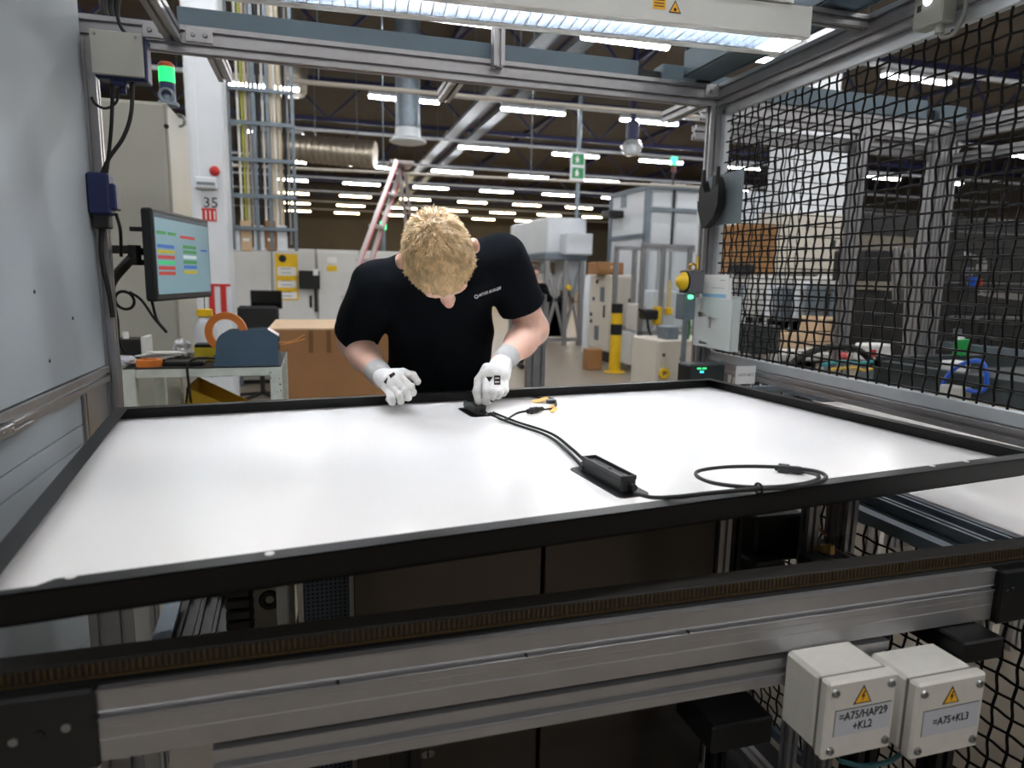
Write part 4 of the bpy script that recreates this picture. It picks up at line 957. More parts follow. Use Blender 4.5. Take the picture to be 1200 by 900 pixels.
MB().box((a.x+.002, yd+.01, z0), (b.x-.002, yd+.102, z0+hh*.3), .003).build('base', DISP, td)
MB().prism([(Ld*.84, hh), (Ld, hh*.82), (Ld, hh*.78), (Ld*.84, hh*.95)], (a.x, yd+.01, z0), (1, 0, 0), (0, 0, 1), (0, .092, 0)).build('cutter_plate', mat('cutter_metal', (190, 180, 190), .3, .6), td)
MB().box((a.x+.004, yd-.001, z0+hh*.30), (b.x-.002, yd+.002, z0+hh*.315)).build('mould_line', DISP, td)
for k, (p0, p1, p2_) in enumerate((((326, 401), (342, 400), (357, 392)), ((326, 404), (340, 402), (357, 397)), ((326, 412), (334, 409), (340, 404)))):
    MB().tube(smooth_path([on(*p0, y=yd+.03+.02*k), on(*p1, y=yd+.02+.02*k), on(*p2_, y=yd+.01+.02*k)], 6), .0028, 6).build('tape_end', mat('tape_end', (226, 160, 96), .5), td)
def ring(o, ax, R, r, h): return MB().lathe([(r, 0), (R, 0), (R, h), (r, h), (r, 0)], o, ax, 40)
c = on(265, 389, y=yd+.05); Rr = .080
t1 = tag(ring((c.x, yd+.040, c.z), (0, 1, 0), Rr, .052, .026).build('tape_roll', ORG, None, 40), 'large roll of orange tape standing upright in the blue-grey dispenser', 'tape roll')
c = on(173, 426, y=yb+.04); t2 = tag(ring((c.x, yb+.07, z0), (0, 0, 1), .047, .03, .026).build('tape_roll', ORG, None, 40), 'roll of orange tape lying flat on the end of the bench', 'tape roll')
c = on(244, 408, y=yb+.24)
yx = thing('yellow_carton', 'small yellow carton with black top beside the dispenser', 'carton', (c.x, yb+.25, z0))
MB().box((c.x-.05, yb+.2, z0), (c.x+.05, yb+.28, z0+.065), .002).build('carton', mat('carton_yellow', (200, 180, 40), .6), yx)
MB().box((c.x-.046, yb+.196, z0+.06), (c.x+.03, yb+.27, z0+.072), .002).build('black_top', BLKP, yx)
c = on(240, 385, y=yb+.38)
bo = thing('spray_bottle', 'translucent bottle with yellow cap and thin rod behind the orange tape', 'bottle', (c.x, yb+.4, z0))
MB().lathe([(0, 0), (.05, 0), (.052, .01), (.05, .13), (.035, .165), (.024, .175), (.024, .185)], (c.x, yb+.4, z0), n=20).build('body', mat('milky_plastic', (196, 200, 206), .35, 0, .05), bo)
MB().lathe([(.034, .178), (.034, .205), (.03, .21), (0, .21)], (c.x, yb+.4, z0), n=16).build('cap', YEL, bo)
MB().cyl((c.x-.0, yb+.4, z0+.2), (c.x+.005, yb+.4, z0+.36), .003, n=6).build('rod', SCREW, bo)
# papers, bag, black keyboard, cable
pp = MB(); pa = thing('paper_stack', 'loose white papers lying on the bench', 'papers', (on(200, 420, y=yb+.2).x, yb+.2, z0))
for k in range(4):
    c = on(184+4*k, 418, y=yb+.2); mt = Matrix.Translation((c.x, yb+.2, z0+.024+.005*k)) @ Matrix.Rotation(.3*k-.4, 4, 'Z') @ Matrix.Rotation(.06, 4, 'Y')
    MB().box((-.065, -.05, -.0015), (.065, .05, .0015), 0, mt).build('sheet', PAPER, pa, 0)
MB().box((c.x-.09, yb+.145, z0-.0005), (c.x+.06, yb+.26, z0+.021), .004).build('folder', BLKP, pa)
c = on(222, 424, y=yb+.1); tag(MB().box((c.x-.09, yb+.05, z0-.0005), (c.x+.06, yb+.13, z0+.018), .004).build('keyboard', BLKP), 'flat black keypad lying on the bench beside the dispenser', 'keypad')
cab([on(252, 420, y=yb-.01), on(230, 420, y=yb-.01), on(220, 428, y=yb-.014), on(221, 448, y=yb-.012), on(224, 472, y=yb+.0)], .005, 'black cable hanging over the front rail of the bench')
def blob(name, c, sx, sy, sz, m, seed, amp=.35, par=None, sub=3):
    bm = bmesh.new(); bmesh.ops.create_icosphere(bm, subdivisions=sub, radius=1)
    v = []
    for p in bm.verts:
        d = 1+amp*(noise.noise(p.co*2.3+Vector((seed, 0, 0))))+amp*.6*noise.noise(p.co*5+Vector((0, seed, 0)))
        v.append((c[0]+p.co.x*sx*d, c[1]+p.co.y*sy*d, max(c[2], c[2]+sz*.8+p.co.z*sz*d)))
    f = [tuple(x.index for x in q.verts) for q in bm.faces]; bm.free()
    return link(name, v, f, m, par, 25)
c = on(141, 424, y=yb+.1); tag(blob('plastic_bag', (c.x+.01, yb+.1, z0-.001), .045, .05, .022, mat('crumpled_film', (190, 196, 206), .25, 0, .15, 20), 3.1), 'small crumpled clear bag on the bench end', 'bag')
c = on(213, 405, y=yb+.34); tag(blob('plastic_wrap', (c.x, yb+.35, z0-.001), .038, .038, .045, mat('clear_wrap', (176, 178, 180), .2, 0, .1, 15), 5.2), 'clump of clear plastic wrap beside the yellow carton', 'wrap')
c = on(152, 416, y=yb+.3)
pk = thing('power_unit', 'black power unit with white side at the bench end', 'power unit', (c.x, yb+.35, z0))
MB().box((c.x-.06, yb+.3, z0), (c.x+.045, yb+.42, z0+.085), .004).build('case', BLKP, pk)
MB().box((c.x+.045, yb+.3, z0), (c.x+.065, yb+.42, z0+.095), .003).build('side_plate', WSTEEL, pk)
MB().cyl((c.x-.02, yb+.34, z0+.08), (c.x-.02, yb+.34, z0+.115), .012, n=10).build('plug', PAPER, pk)
# ------------------------------------------------------------------ big cardboard box
yx_ = 2.45; a = on(314, 386, y=yx_); zt2 = a.z
bx = thing('cardboard_box', 'big brown cardboard box behind the worker', 'cardboard box', (a.x+.55, yx_+.4, 0))
xe = a.x+1.02
for (nm, lo, hi) in (('front_wall', (a.x, yx_, .0), (xe, yx_+.008, zt2)), ('back_wall', (a.x, yx_+.72, 0), (xe, yx_+.728, zt2)), ('left_wall', (a.x, yx_+.008, 0), (a.x+.008, yx_+.72, zt2)), ('right_wall', (xe-.008, yx_+.008, 0), (xe, yx_+.72, zt2))):
    MB().box(lo, hi).build(nm, CARD, bx)
MB().box((a.x, yx_-.002, zt2-.004), (xe, yx_+.36, zt2+.006), .001).build('top_flap', CARDL, bx)
MB().box((a.x, yx_+.362, zt2-.004), (xe, yx_+.728, zt2+.006), .001).build('top_flap', CARDL, bx)
DK = mat('darker_brown_strip', (122, 88, 54), .8)
for px in (364, 385): c = on(px, 390, y=yx_); MB().box((c.x-.012, yx_-.001, zt2-.13), (c.x+.012, yx_+.002, zt2-.004)).build('thin_strip', DK, bx)  # two flat upright strips, darker brown than the front wall
q = on(343, 468, y=1.75); tag(blob('tissue', (max(q.x, xb+.08), 1.8, .98 if False else q.z-.05), .05, .05, .02, mat('pink_tissue', (214, 190, 184), .8), 8.4), 'crumpled pale tissue beside the bench leg', 'tissue')
q.x = max(q.x, xb+.14)
st2 = thing('stool', 'low brown carton stand under the pale tissue', 'stand', (q.x, 1.8, 0))
MB().box((q.x-.12, 1.68, 0), (q.x+.12, 1.92, q.z-.05), .004).build('carton', CARD, st2)
MB().box((q.x-.122, 1.678, q.z-.09), (q.x+.122, 1.922, q.z-.0495), .003).build('lid', CARD, st2)
# ------------------------------------------------------------------ free-standing aluminium post behind the worker
a = on(629, 345, y=1.62)
ap = thing('guard_post', 'free-standing slotted aluminium post behind the worker', 'post', (a.x, 1.62, 0))
MB().beam((a.x, 1.62, .012), (a.x, 1.62, a.z), .088, .04, 2, 1, up=(0, 1, 0)).build('profile', ALU, ap)
MB().box((a.x-.08, 1.54, 0), (a.x+.08, 1.70, .012), .002).build('foot_plate', GALV, ap)
MB().box((a.x-.044, 1.6, a.z-.001), (a.x+.044, 1.64, a.z+.004), .001).build('end_cap', BLKP, ap)
c = on(633, 385, y=1.6); MB().box((c.x-.006, 1.585, c.z-.03), (c.x+.03, 1.605, c.z+.03), .003).build('latch', BLKP, ap)
# ------------------------------------------------------------------ machines beyond, right of the worker
def lo_z(px, py, y): return on(px, py, y=y).z
# bollard
q = on(720, 436, z=0)
bl = thing('bollard', 'yellow bollard with two black bands before the beige cabinet', 'bollard', (q.x, q.y, 0))
R_ = .085
for z0, z1, m_, nm in ((0, .56, YEL, 'shaft'), (.56, .72, BLKP, 'black_band'), (.72, .88, YEL, 'shaft'), (.88, 1.02, BLKP, 'black_band')):
    MB().cyl((q.x, q.y, z0), (q.x, q.y, z1), R_, n=24).build(nm, m_, bl)
MB().lathe([(R_*1.9, 0), (R_*1.9, .012), (R_, .014)], q, n=24).build('foot_plate', YEL, bl)
# beige cabinet with carton on top
yc = 8.6; xa, xb = on(714, 370, y=yc).x, on(745, 370, y=yc).x; z1 = lo_z(725, 322, yc); z0 = lo_z(725, 413, yc); yd_ = on(690, 370, x=xa).y
cb = thing('beige_cabinet', 'beige machine cabinet with vents behind the striped bollard', 'cabinet', ((xa+xb)/2, yc+.4, 0))
MB().box((xa, yc, z0), (xb, yd_, z1), .02).build('body', BEIGE, cb)
MB().box((xa+.1, yc+.1, 0), (xb-.05, yd_-.1, z0+.005)).build('underframe', DARKS, cb)
MB().box((xa+.03, yc-.012, z0+.04), (xb-.03, yc+.005, z1-.04), .005).build('door', BEIGE, cb)
for (px, py, w_, h_) in ((706, 345, .16, .24), (699, 390, .16, .24), (708, 365, .06, .2)):
    c = on(px, py, x=xa); MB().box((xa-.012, c.y-w_/2, c.z-h_/2), (xa+.01, c.y+w_/2, c.z+h_/2), .004).build('vent', GALV if w_ > .1 else DARKS, cb)
for (px, py) in ((700, 330), (693, 368), (693, 376), (696, 350)):
    c = on(px, py, x=xa); MB().lathe([(0, .02), (.03, .02), (.035, 0)], (xa+.002, c.y, c.z), (-1, 0, 0), 12).build('lock', DBLU if py == 350 else DARKS, cb)
c = on(738, 352, y=yc); MB().lathe([(0, .02), (.03, .02), (.035, 0)], (c.x, yc-.01, c.z), (0, -1, 0), 12).build('lock', DARKS, cb)
c = on(715, 314, y=yc+.3); ct = thing('carton', 'brown carton lying on top of the beige cabinet', 'carton', (c.x, yc+.4, z1))
MB().box((c.x-.27, yc+.2, z1-.002), (c.x+.2, yc+.6, z1+.2), .01).build('carton', CARD, ct)
MB().box((c.x-.04, yc+.198, z1+.1), (c.x+.06, yc+.203, z1+.14)).build('hand_hole_flap', CARDL, ct)
MB().box((c.x-.272, yc+.38, z1+.198), (c.x+.202, yc+.42, z1+.203)).build('tape', CARDL, ct)
q = on(697, 426, z=.1); tag(MB().box((q.x-.12, q.y, 0), (q.x+.12, q.y+.2, .32), .008).build('carton', CARD), 'small brown carton on the floor under the beige cabinet', 'carton')
# big white tower
yt = 9.7; xm, xb = on(757, 260, y=yt).x, on(826, 260, y=yt).x; z1 = lo_z(757, 219, yt); yq = on(716, 260, x=xm).y
tw = thing('white_machine_tower', 'tall white machine tower with grey corner posts', 'machine', (xm+.8, yt+.7, 0))
MB().box((xm, yt, .1), (xb+1.2, yq, z1), .02).build('body', WMACH, tw)
MB().box((xm+.05, yt+.05, 0), (xb+1.1, yq-.05, .105)).build('plinth', DARKS, tw)
for yy in (yt, yq): MB().box((xm-.03, yy-.05, 0), (xm+.07, yy+.05, z1+.05), .006).build('corner_post', GALV, tw)
MB().beam((xm, yt-.03, lo_z(780, 246, yt)), (xb+1.2, yt-.03, lo_z(780, 246, yt)), .05, .06).build('panel_rail', GALV, tw)
zz = on(735, 278, x=xm).z
for z_ in (zz, z1): MB().beam((xm-.01, yt, z_), (xm-.01, yq, z_), .05, .07).build('panel_rail', GALV, tw)
MB().beam((xm, yt-.01, z1), (xb+1.2, yt-.01, z1), .05, .06).build('roof_rail', GALV, tw)
xs_ = on(788, 260, y=yt).x; MB().box((xs_-.02, yt-.03, .3), (xs_+.02, yt+.01, z1), .003).build('conduit', DARKS, tw)
for k in range(2):
    xx = [xm+.1, xs_+.06][k]; xe_ = [xs_-.06, xb][k]
    MB().box((xx, yt-.012, lo_z(780, 334, yt)), (xe_, yt+.01, lo_z(780, 249, yt)), .006).build('door', WMACH, tw)
    MB().box((xx, yt-.012, lo_z(780, 243, yt)), (xe_, yt+.01, z1-.04), .006).build('upper_panel', WMACH, tw)
c = on(723, 250, x=xm-.1); MB().box((xm-.3, c.y-.1, c.z-.08), (xm+.01, c.y+.3, c.z+.05), .02).build('camera_box', DARKS, tw)
c = on(731, 237, x=xm); MB().box((xm-.012, c.y-.12, c.z-.1), (xm+.01, c.y+.12, c.z+.12), .005).build('window', GALV, tw)
# signal light on tower
c = on(790, 189, y=yt+.5); sg = thing('signal_lamp', 'thin signal mast with small green light above the white tower', 'signal lamp', (c.x, yt+.5, z1))
MB().cyl((c.x, yt+.5, z1-.005), (c.x, yt+.5, c.z-.05), .02, n=8).build('mast', DARKS, sg)
MB().cyl((c.x, yt+.5, c.z-.07), (c.x, yt+.5, c.z+.07), .06, n=14).build('green_lens', mat('lit_green2', (60, 240, 150), .3, 0, 0, emit=.6), sg)
MB().cyl((c.x, yt+.5, c.z-.2), (c.x, yt+.5, c.z-.07), .05, n=12).build('red_lens', mat('dark_red_lens', (80, 20, 20), .3), sg)
c = on(449, 264, y=12); sg = thing('signal_lamp', 'signal mast with green light behind the stepladder', 'signal lamp', (c.x, 12, 0))
MB().cyl((c.x, 12, 0), (c.x, 12, c.z-.06), .04, n=8).build('mast', GALV, sg)
MB().cyl((c.x, 12, c.z-.08), (c.x, 12, c.z+.07), .06, n=14).build('green_lens', MATS['lit_green2'], sg)
MB().cyl((c.x, 12, c.z+.07), (c.x, 12, c.z+.2), .06, n=14).build('red_lens', MATS['dark_red_lens'], sg)
# long white machine with open underframe
ym = 11.6; xa, xb = on(641, 270, y=ym).x, on(714, 270, y=ym).x; z1 = lo_z(641, 254, ym); z0 = lo_z(641, 297, ym); yq = on(598, 275, x=xa).y; xb = min(xb, xm-.35)
lm = thing('white_long_machine', 'long white machine hood on an open strut frame', 'machine', ((xa+xb)/2, ym+1, 0))
MB().box((xa, ym, z0), (xb, yq, z1), .03).build('hood', WMACH, lm)
MB().box((on(657, 280, y=ym).x, ym-.35, z0-.02), (xb, ym+.005, lo_z(690, 275, ym)), .02).build('front_hood', WMACH, lm)
MB().box((xa-.05, ym-.1, z0-.12), (xb, yq, z0+.005), .01).build('deck', GALV, lm)
legs = (xa+.02, (xa+xb)/2, xb-.08)
for xx in legs:
    for yy in (ym, yq-.1): MB().beam((xx, yy, 0), (xx, yy, z0-.1), .09, .09).build('leg', ALU, lm)
for k in range(2):
    for a_, b_ in ((.15, z0-.15), (z0-.15, .15)): MB().beam((legs[k], ym+.02, a_), (legs[k+1], ym+.02, b_), .05, .05, 0, 0, up=(0, 1, 0)).build('strut', ALU, lm)
MB().beam((legs[0], ym, .12), (legs[2], ym, .12), .08, .08).build('foot_rail', ALU, lm)
MB().beam((xa, ym, .12), (xa, yq-.1, .12), .08, .08).build('foot_rail', ALU, lm)
MB().box((xa+.2, ym+.9, .5), (xb-.2, yq-.4, z0-.4), .03).build('inner_unit', GPAINT, lm)
MB().box((xa+.5, ym+.3, z0-.75), (xa+1.0, ym+.9, z0-.1), .03).build('inner_unit', WMACH, lm)
MB().box((xb-.7, ym+.2, .16), (xb-.3, ym+.8, 1.0), .03).build('inner_unit', DARKS, lm)
MB().box((xa+.15, ym+.2, .16), (xa+.5, ym+.6, .9), .03).build('inner_unit', DARKS, lm)
c = on(667, 337, y=ym-.1); MB().lathe([(0, .05), (.05, .05), (.06, 0)], (c.x, ym-.05, c.z), (0, -1, 0), 12).build('yellow_knob', YEL, lm)
c = on(685, 340, y=ym-1); fx = tag(MB().tube([(c.x-.02, ym-1.2, 0), (c.x-.02, ym-1.2, c.z-.1), (c.x, ym-1.2, c.z+.2), (c.x+.1, ym-1.2, c.z+.38)], .07, 10).build('exhaust_hose', WMACH), 'white upright hose beside the beige cabinet', 'hose')
# glazed frame machine
yg = 7.4; xa, xm, xb = on(752, 340, y=yg).x, on(775, 340, y=yg).x, on(830, 340, y=yg).x; z1 = lo_z(790, 289, yg)
gm = thing('glazed_machine', 'aluminium framed machine with clear panels beside the white tower', 'machine', ((xa+xb)/2, yg+.5, 0))
GLZ = mat('clear_panel', (200, 210, 215), .08, 0, 0, alpha=.25)
for xx in (xa, xm, on(806, 340, y=yg).x, xb+.5):
    for yy in (yg, yg+.9): MB().beam((xx, yy, 0), (xx, yy, z1), .06, .06).build('post', ALU, gm)
for zz in (z1, lo_z(780, 390, yg)):
    for yy in (yg, yg+.9): MB().beam((xa-.03, yy, zz), (xb+.5, yy, zz), .06, .06).build('rail', ALU, gm)
zmid = lo_z(780, 390, yg)
for (x_, e_) in ((xa, xm), (xm, on(806, 340, y=yg).x)): MB().box((x_+.03, yg-.004, zmid+.03), (e_-.03, yg+.004, z1-.03)).build('pane', GLZ, gm, 0)
MB().box((xa+.03, yg+.02, .1), (xm-.03, yg+.8, zmid-.03), .01).build('lower_cover', WMACH, gm)
MB().box((xm+.03, yg+.3, .1), (xb+.4, yg+.8, zmid-.03), .01).build('lower_cover', GPAINT, gm)
MB().box((xa+.1, yg+.3, zmid), (xm-.05, yg+.7, zmid+.4), .02).build('inner_unit', GPAINT, gm)
MB().box((xm+.1, yg+.4, zmid), (xm+.5, yg+.8, zmid+.6), .02).build('inner_unit', WMACH, gm)
c = on(772, 370, y=yg-.1); MB().box((c.x-.05, yg-.1, c.z-.13), (c.x+.05, yg-.0, c.z+.13), .01).build('switch_box', YEL, gm); 
c = on(785, 365, y=yg-.1); MB().box((c.x-.04, yg-.1, c.z-.05), (c.x+.05, yg-.0, c.z+.05), .01).build('switch_box', YEL, gm)
c = on(785, 345, y=yg+.2); MB().box((c.x-.03, yg+.2, c.z-.2), (c.x+.03, yg+.25, c.z+.2), .01).build('yellow_bar', YEL, gm)
pts = [on(748, 362, y=yg-.2), on(757, 368, y=yg-.25), on(760, 385, y=yg-.25), on(764, 400, y=yg-.2), on(758, 418, y=yg-.2)]
MB().tube(smooth_path(pts, 6), .018, 8).build('cable', RUB, gm)
MB().box((on(752, 365, y=yg).x-.06, yg-.28, pts[1].z-.08), (on(760, 365, y=yg).x+.02, yg-.02, pts[1].z+.06), .02).build('robot_head', BLKP, gm)
# low beige housing with yellow handle, in front
yl = 4.9; xa, xb = on(770, 420, y=yl).x, on(822, 420, y=yl).x; z1 = lo_z(790, 399, yl)
lb = thing('beige_housing', 'low beige machine housing with round yellow handwheel', 'housing', ((xa+xb)/2, yl+.3, 0))
MB().box((xa, yl, .03), (xb+.3, yl+.6, z1), .012).build('body', BEIGE, lb)
MB().box((xa+.03, yl+.03, 0), (xb+.27, yl+.57, .035)).build('plinth', DARKS, lb)
for (px, py) in ((778, 416), (798, 420)): c = on(px, py, y=yl); MB().lathe([(0, .008), (.014, .008), (.018, 0)], (c.x, yl, c.z), (0, -1, 0), 12).build('lock', DARKS, lb)
c = on(779, 438, y=yl-.03); MB().torus((c.x, yl-.02, c.z), (.2, 1, 0), .04, .022, 20, 8).build('handwheel', YEL, lb)
MB().box((xa+.15, yl+.1, z1), (xa+.3, yl+.3, z1+.14), .01).build('motor', GALV, lb)
pts = [on(806, 398, y=yl+.1), on(808, 380, y=yl+.1), on(806, 360, y=yl+.1), on(808, 340, y=yl+.2)]; MB().tube(smooth_path(pts, 5), .014, 8).build('green_hose', mat('green_hose', (60, 120, 60), .5), lb)
# ------------------------------------------------------------------ fittings on the right post
xp, yp2 = FRX-.04, FRY-.02
a = on(806, 320, y=1.0); 
es = thing('key_switch', 'grey switch box with yellow dome on the right post', 'switch', (xp-.06, 1.0, a.z-.06))
c = on(814, 330, y=1.0)
MB().box((c.x-.025, .985, c.z-.045), (c.x+.035, 1.075, c.z+.045), .003).build('box', mat('switch_grey', (104, 104, 108), .4, .3), es)
MB().lathe([(0, .035), (.018, .03), (.034, .012), (.038, 0)], (c.x-.028, 1.03, c.z), (-1, 0, 0), 20).build('dome', YEL, es)
MB().cyl((c.x-.03, 1.03, c.z), (c.x-.022, 1.03, c.z), .042, n=18).build('collar', BLKP, es)
MB().torus((c.x-.0, 1.02, c.z+.055), (.3, 1, 0), .014, .005, 14, 6).build('key_ring', mat('brass2', (190, 150, 60), .3, .8), es)
MB().box((c.x+.012, 1.01, c.z+.045), (c.x+.02, 1.02, c.z+.10), .003).build('yellow_tag', YEL, es)
MB().lathe([(0, .02), (.008, .018), (.010, 0)], (c.x-.02, .998, c.z-.06), (0, -1, 0), 12).build('pilot_light', mat('pilot_green', (90, 240, 150), .3, 0, 0, emit=.5), es)
MB().box((c.x-.045, .995, c.z-.15), (c.x+.01, 1.06, c.z-.045), .005).build('lower_box', GALV, es)
# plate with black hook holder
PLG = mat('grey_plate', (122, 134, 140), .4, .3, .06, 10)
xh = 1.037
yA, yB = on(826, 210, x=xh).y, on(872, 198, x=xh).y; zA = on(850, 263, x=xh).z; zB = on(850, 203, x=xh).z
hp = thing('cable_holder', 'black forked holder bolted to a grey plate on the right post', 'holder', (xh, (yA+yB)/2, zA))
MB().box((xh, yB, zA), (xh+.004, yA+.02, zB), .001).build('plate', PLG, hp)
yc_ = (yA*.62+yB*.38); zc_ = (zA+zB)/2
body = [(-.075, .02), (-.05, .085), (-.035, .055), (-.02, .03), (.02, .03), (.03, .06), (.03, .095), (.055, .085), (.075, .05), (.075, -.03), (.05, -.075), (.0, -.11), (-.025, -.115), (-.045, -.08), (-.07, -.03)]
sc_ = (zB-zA)/.19
MB().prism([(-a_*sc_*.95, b_*sc_*.92) for a_, b_ in body], (xh-.045, yc_, zc_), (0, 1, 0), (0, 0, 1), (.03, 0, 0)).build('holder_body', BLKP, hp)
MB().box((xh-.02, yc_-.03, zc_-.03), (xh+.001, yc_+.03, zc_+.02), .004).build('spacer', BLKP, hp)
for e in (-.055, .04): MB().cyl((xh-.04, yc_+e*sc_, zc_+.05*sc_), (xh-.04, yc_+e*sc_, zc_+.115*sc_), .010, .007, n=8).build('prong', BLKP, hp)
for (yy, zz) in ((yA+.005, zB-.03), (yA+.005, zA+.03)): MB().lathe([(0, .004), (.005, .004), (.006, 0)], (xh, yy, zz), (-1, 0, 0), 8).build('bolt', SCREW, hp)
MB().box((xh-.047, yc_+.06*sc_, zc_+.0), (xh-.044, yc_+.075*sc_, zc_+.03), .001).build('label', PAPER, hp)
# document holder with papers
xd = 1.052; yA, yB = on(822, 380, x=xd).y, on(866, 380, x=xd).y; z0 = on(845, 408, x=xd).z; z1 = on(845, 350, x=xd).z
dh = thing('document_holder', 'pale grey plastic document holder on the fence frame', 'document holder', (xd, (yA+yB)/2, z0))
DH = mat('holder_plastic', (206, 214, 212), .4, 0, .03, 10)
wy = yA-yB
fr_ = MB(); hs = [(yA-wy*u1, yA-wy*u0, z0+(z1-z0)*v0, z0+(z1-z0)*v1) for (u0, u1, v0, v1) in ((.08, .32, .60, .70), (.40, .62, .40, .62), (.16, .42, .04, .1))]
holed((yB, yA), (z0, z1), hs, lambda a, b, c, d: fr_.box((xd-.034, a, c), (xd-.030, b, d))); fr_.build('front_plate', DH, dh, 0)
MB().box((xd, yB, z0), (xd+.004, yA, z1+.012), .001).build('back_plate', DH, dh)
MB().box((xd-.032, yB, z0), (xd+.002, yB+.004, z1)).build('side_plate', DH, dh); MB().box((xd-.032, yA-.004, z0), (xd+.002, yA, z1)).build('side_plate', DH, dh)
MB().box((xd-.032, yB, z0-.003), (xd+.002, yA, z0+.002)).build('bottom_plate', DH, dh)
pz = on(845, 322, x=xd).z
pp_ = thing('paper_sheet', 'printed white papers standing in the document holder', 'papers', (xd-.015, (yA+yB)/2, z0+.01))
MB().box((xd-.020, yB+wy*.22, z0+.004), (xd-.018, yA-wy*.02, pz)).build('sheet', PAPER, pp_, 0)
MB().box((xd-.016, yB+wy*.16, z0+.004), (xd-.0145, yA-wy*.08, pz-.012)).build('sheet', PAPER, pp_, 0)
MB().box((xd-.0206, yB+wy*.26, z1+.004), (xd-.0198, yA-wy*.1, z1+.018)).build('blue_band', mat('pale_blue_print', (140, 184, 220), .6), pp_, 0)
for k in range(2): MB().box((xd-.0206, yB+wy*.3, z1+.04+.03*k), (xd-.0198, yA-wy*(.35+.2*k), z1+.042+.03*k)).build('print_line', mat('grey_print', (130, 132, 140), .6), pp_, 0)
# small black control unit with LEDs and white tag
q = on(830, 438, y=.87); 
dv = thing('sensor_unit', 'small black control unit with green display beside the panel corner', 'control unit', (q.x, .87, .86))
x0, x1 = on(808, 440, y=.82).x, on(850, 440, y=.82).x; zz1 = on(830, 427, y=.82).z
MB().box((x0, .82, .96), (x1, .91, zz1), .006).build('case', mat('unit_black', (18, 28, 30), .4), dv)
for k, (e, cc) in enumerate(((.25, (60, 230, 120)), (.4, (60, 230, 120)), (.33, (60, 200, 220)))):
    xx = x0+(x1-x0)*e; MB().box((xx-.008, .818, zz1-.018-.014*(k == 2)), (xx+.008, .822, zz1-.012-.012*(k == 2))).build('led', mat('led%d' % k, cc, .4, 0, 0, emit=.35), dv, 0)
MB().cyl((x1+.006, .85, .98), (x1+.006, .85, zz1+.01), .008, n=8).build('rod', GALV, dv)
MB().box((x0, .85, .853), (x1, .88, .965)).build('foot', DARKS, dv)
yt_ = .69; x0, x1 = on(862, 440, y=yt_).x, on(885, 440, y=yt_).x; za, zb = on(873, 450, y=yt_).z, on(873, 429, y=yt_).z
tg = thing('name_plate', 'small white name plate on two pins beside the fence', 'name plate', ((x0+x1)/2, yt_, za))
MB().box((x0, yt_, za), (x1, yt_+.002, zb)).build('plate', PAPER, tg, 0)
text_on('lettering', '=A75+BF3', (x1-x0)*.19, ((x0+x1)/2, yt_-.0008, (za+zb)/2), (1, 0, 0), (0, 0, 1), mat('grey_print', (130, 132, 140), .6), tg)
for xx in (x0+.004, x1-.004): MB().cyl((xx, yt_+.004, .90), (xx, yt_+.004, zb), .003, n=6).build('pin', GALV, tg)
MB().box((x0-.01, yt_-.01, .86), (x1+.01, yt_+.03, .905)).build('foot', GALV, tg)
MB().box(((x0+x1)/2-.01, yt_-.012, za-.018), ((x0+x1)/2+.008, yt_-.006, za-.008)).build('orange_mark', ORG, tg)
# sensor box at the upper right
xs_ = 1.06; a = on(1084, 38, x=xs_); b = on(1122, 2, x=xs_)
sb = thing('call_button_box', 'small grey box with white round button at the upper right beam', 'button box', (xs_, (a.y+b.y)/2, a.z))
yy0, yy1, zz0 = b.y, a.y, a.z-.004
SBG = mat('grey_green_box', (150, 152, 144), .5, 0, .04, 20)
MB().box((xs_-.045, yy0, zz0), (xs_+.002, yy1, zz0+.095), .004).build('box', SBG, sb)
MB().lathe([(0, .008), (.010, .006), (.013, 0)], (xs_-.045, (yy0+yy1)/2, zz0+.06), (-1, 0, 0), 18).build('button', mat('white_button', (250, 250, 250), .3, 0, 0, emit=.8), sb)
MB().cyl((xs_-.02, (yy0+yy1)/2-.02, zz0-.02), (xs_-.02, (yy0+yy1)/2-.02, zz0+.004), .011, n=12).build('gland', SBG, sb)
MB().box((xs_-.047, (yy0+yy1)/2+.018, zz0+.04), (xs_-.044, (yy0+yy1)/2+.03, zz0+.055)).build('mark', DKTXT, sb, 0)
g = Vector((xs_-.02, (yy0+yy1)/2-.02, zz0-.015))
cab([g, g+Vector((0, -.01, -.018)), g+Vector((0, -.04, -.018)), g+Vector((0, -.065, .02)), g+Vector((.0, -.06, .12)), g+Vector((.0, -.05, .2))], .005, 'grey cable looping under the grey button box', mat('grey_cable', (120, 120, 116), .5))
# ------------------------------------------------------------------ second cell behind the fence
c2 = thing('machine_frame', 'aluminium frame of the neighbouring cell behind the wire fence', 'frame', (2.2, 1.3, 0))
y2 = 1.35; x1_ = on(1000, 250, y=y2).x; x2_ = on(1094, 250, y=y2).x; zb2 = on(1050, 150, y=y2).z
MB().beam((x1_, y2, 0), (x1_, y2, zb2+.02), .05, .05).build('post', ALU, c2)
for e, w_ in ((-.05, .05), (.0, .04), (.045, .04)): MB().beam((x2_+e, y2-.02, 0), (x2_+e, y2-.02, zb2), w_, .05).build('post', ALUD, c2)
MB().beam((1.16, y2, zb2), (x2_+.08, y2, zb2), .04, .09, 1, 2).build('crossbeam', ALU, c2)
MB().beam((1.16, y2+.05, zb2-.09), (x2_+.08, y2+.05, zb2-.09), .04, .06, 1, 1).build('crossbeam', ALUD, c2)
MB().beam((x2_+.05, y2-.03, zb2), (x2_+.05, -1.2, zb2), .04, .09, 1, 2).build('side_beam', ALUD, c2)
MB().beam((x2_+.05, y2-.03, zb2-.13), (x2_+.05, -1.2, zb2-.13), .04, .05, 1, 1).build('side_beam', ALUD, c2)
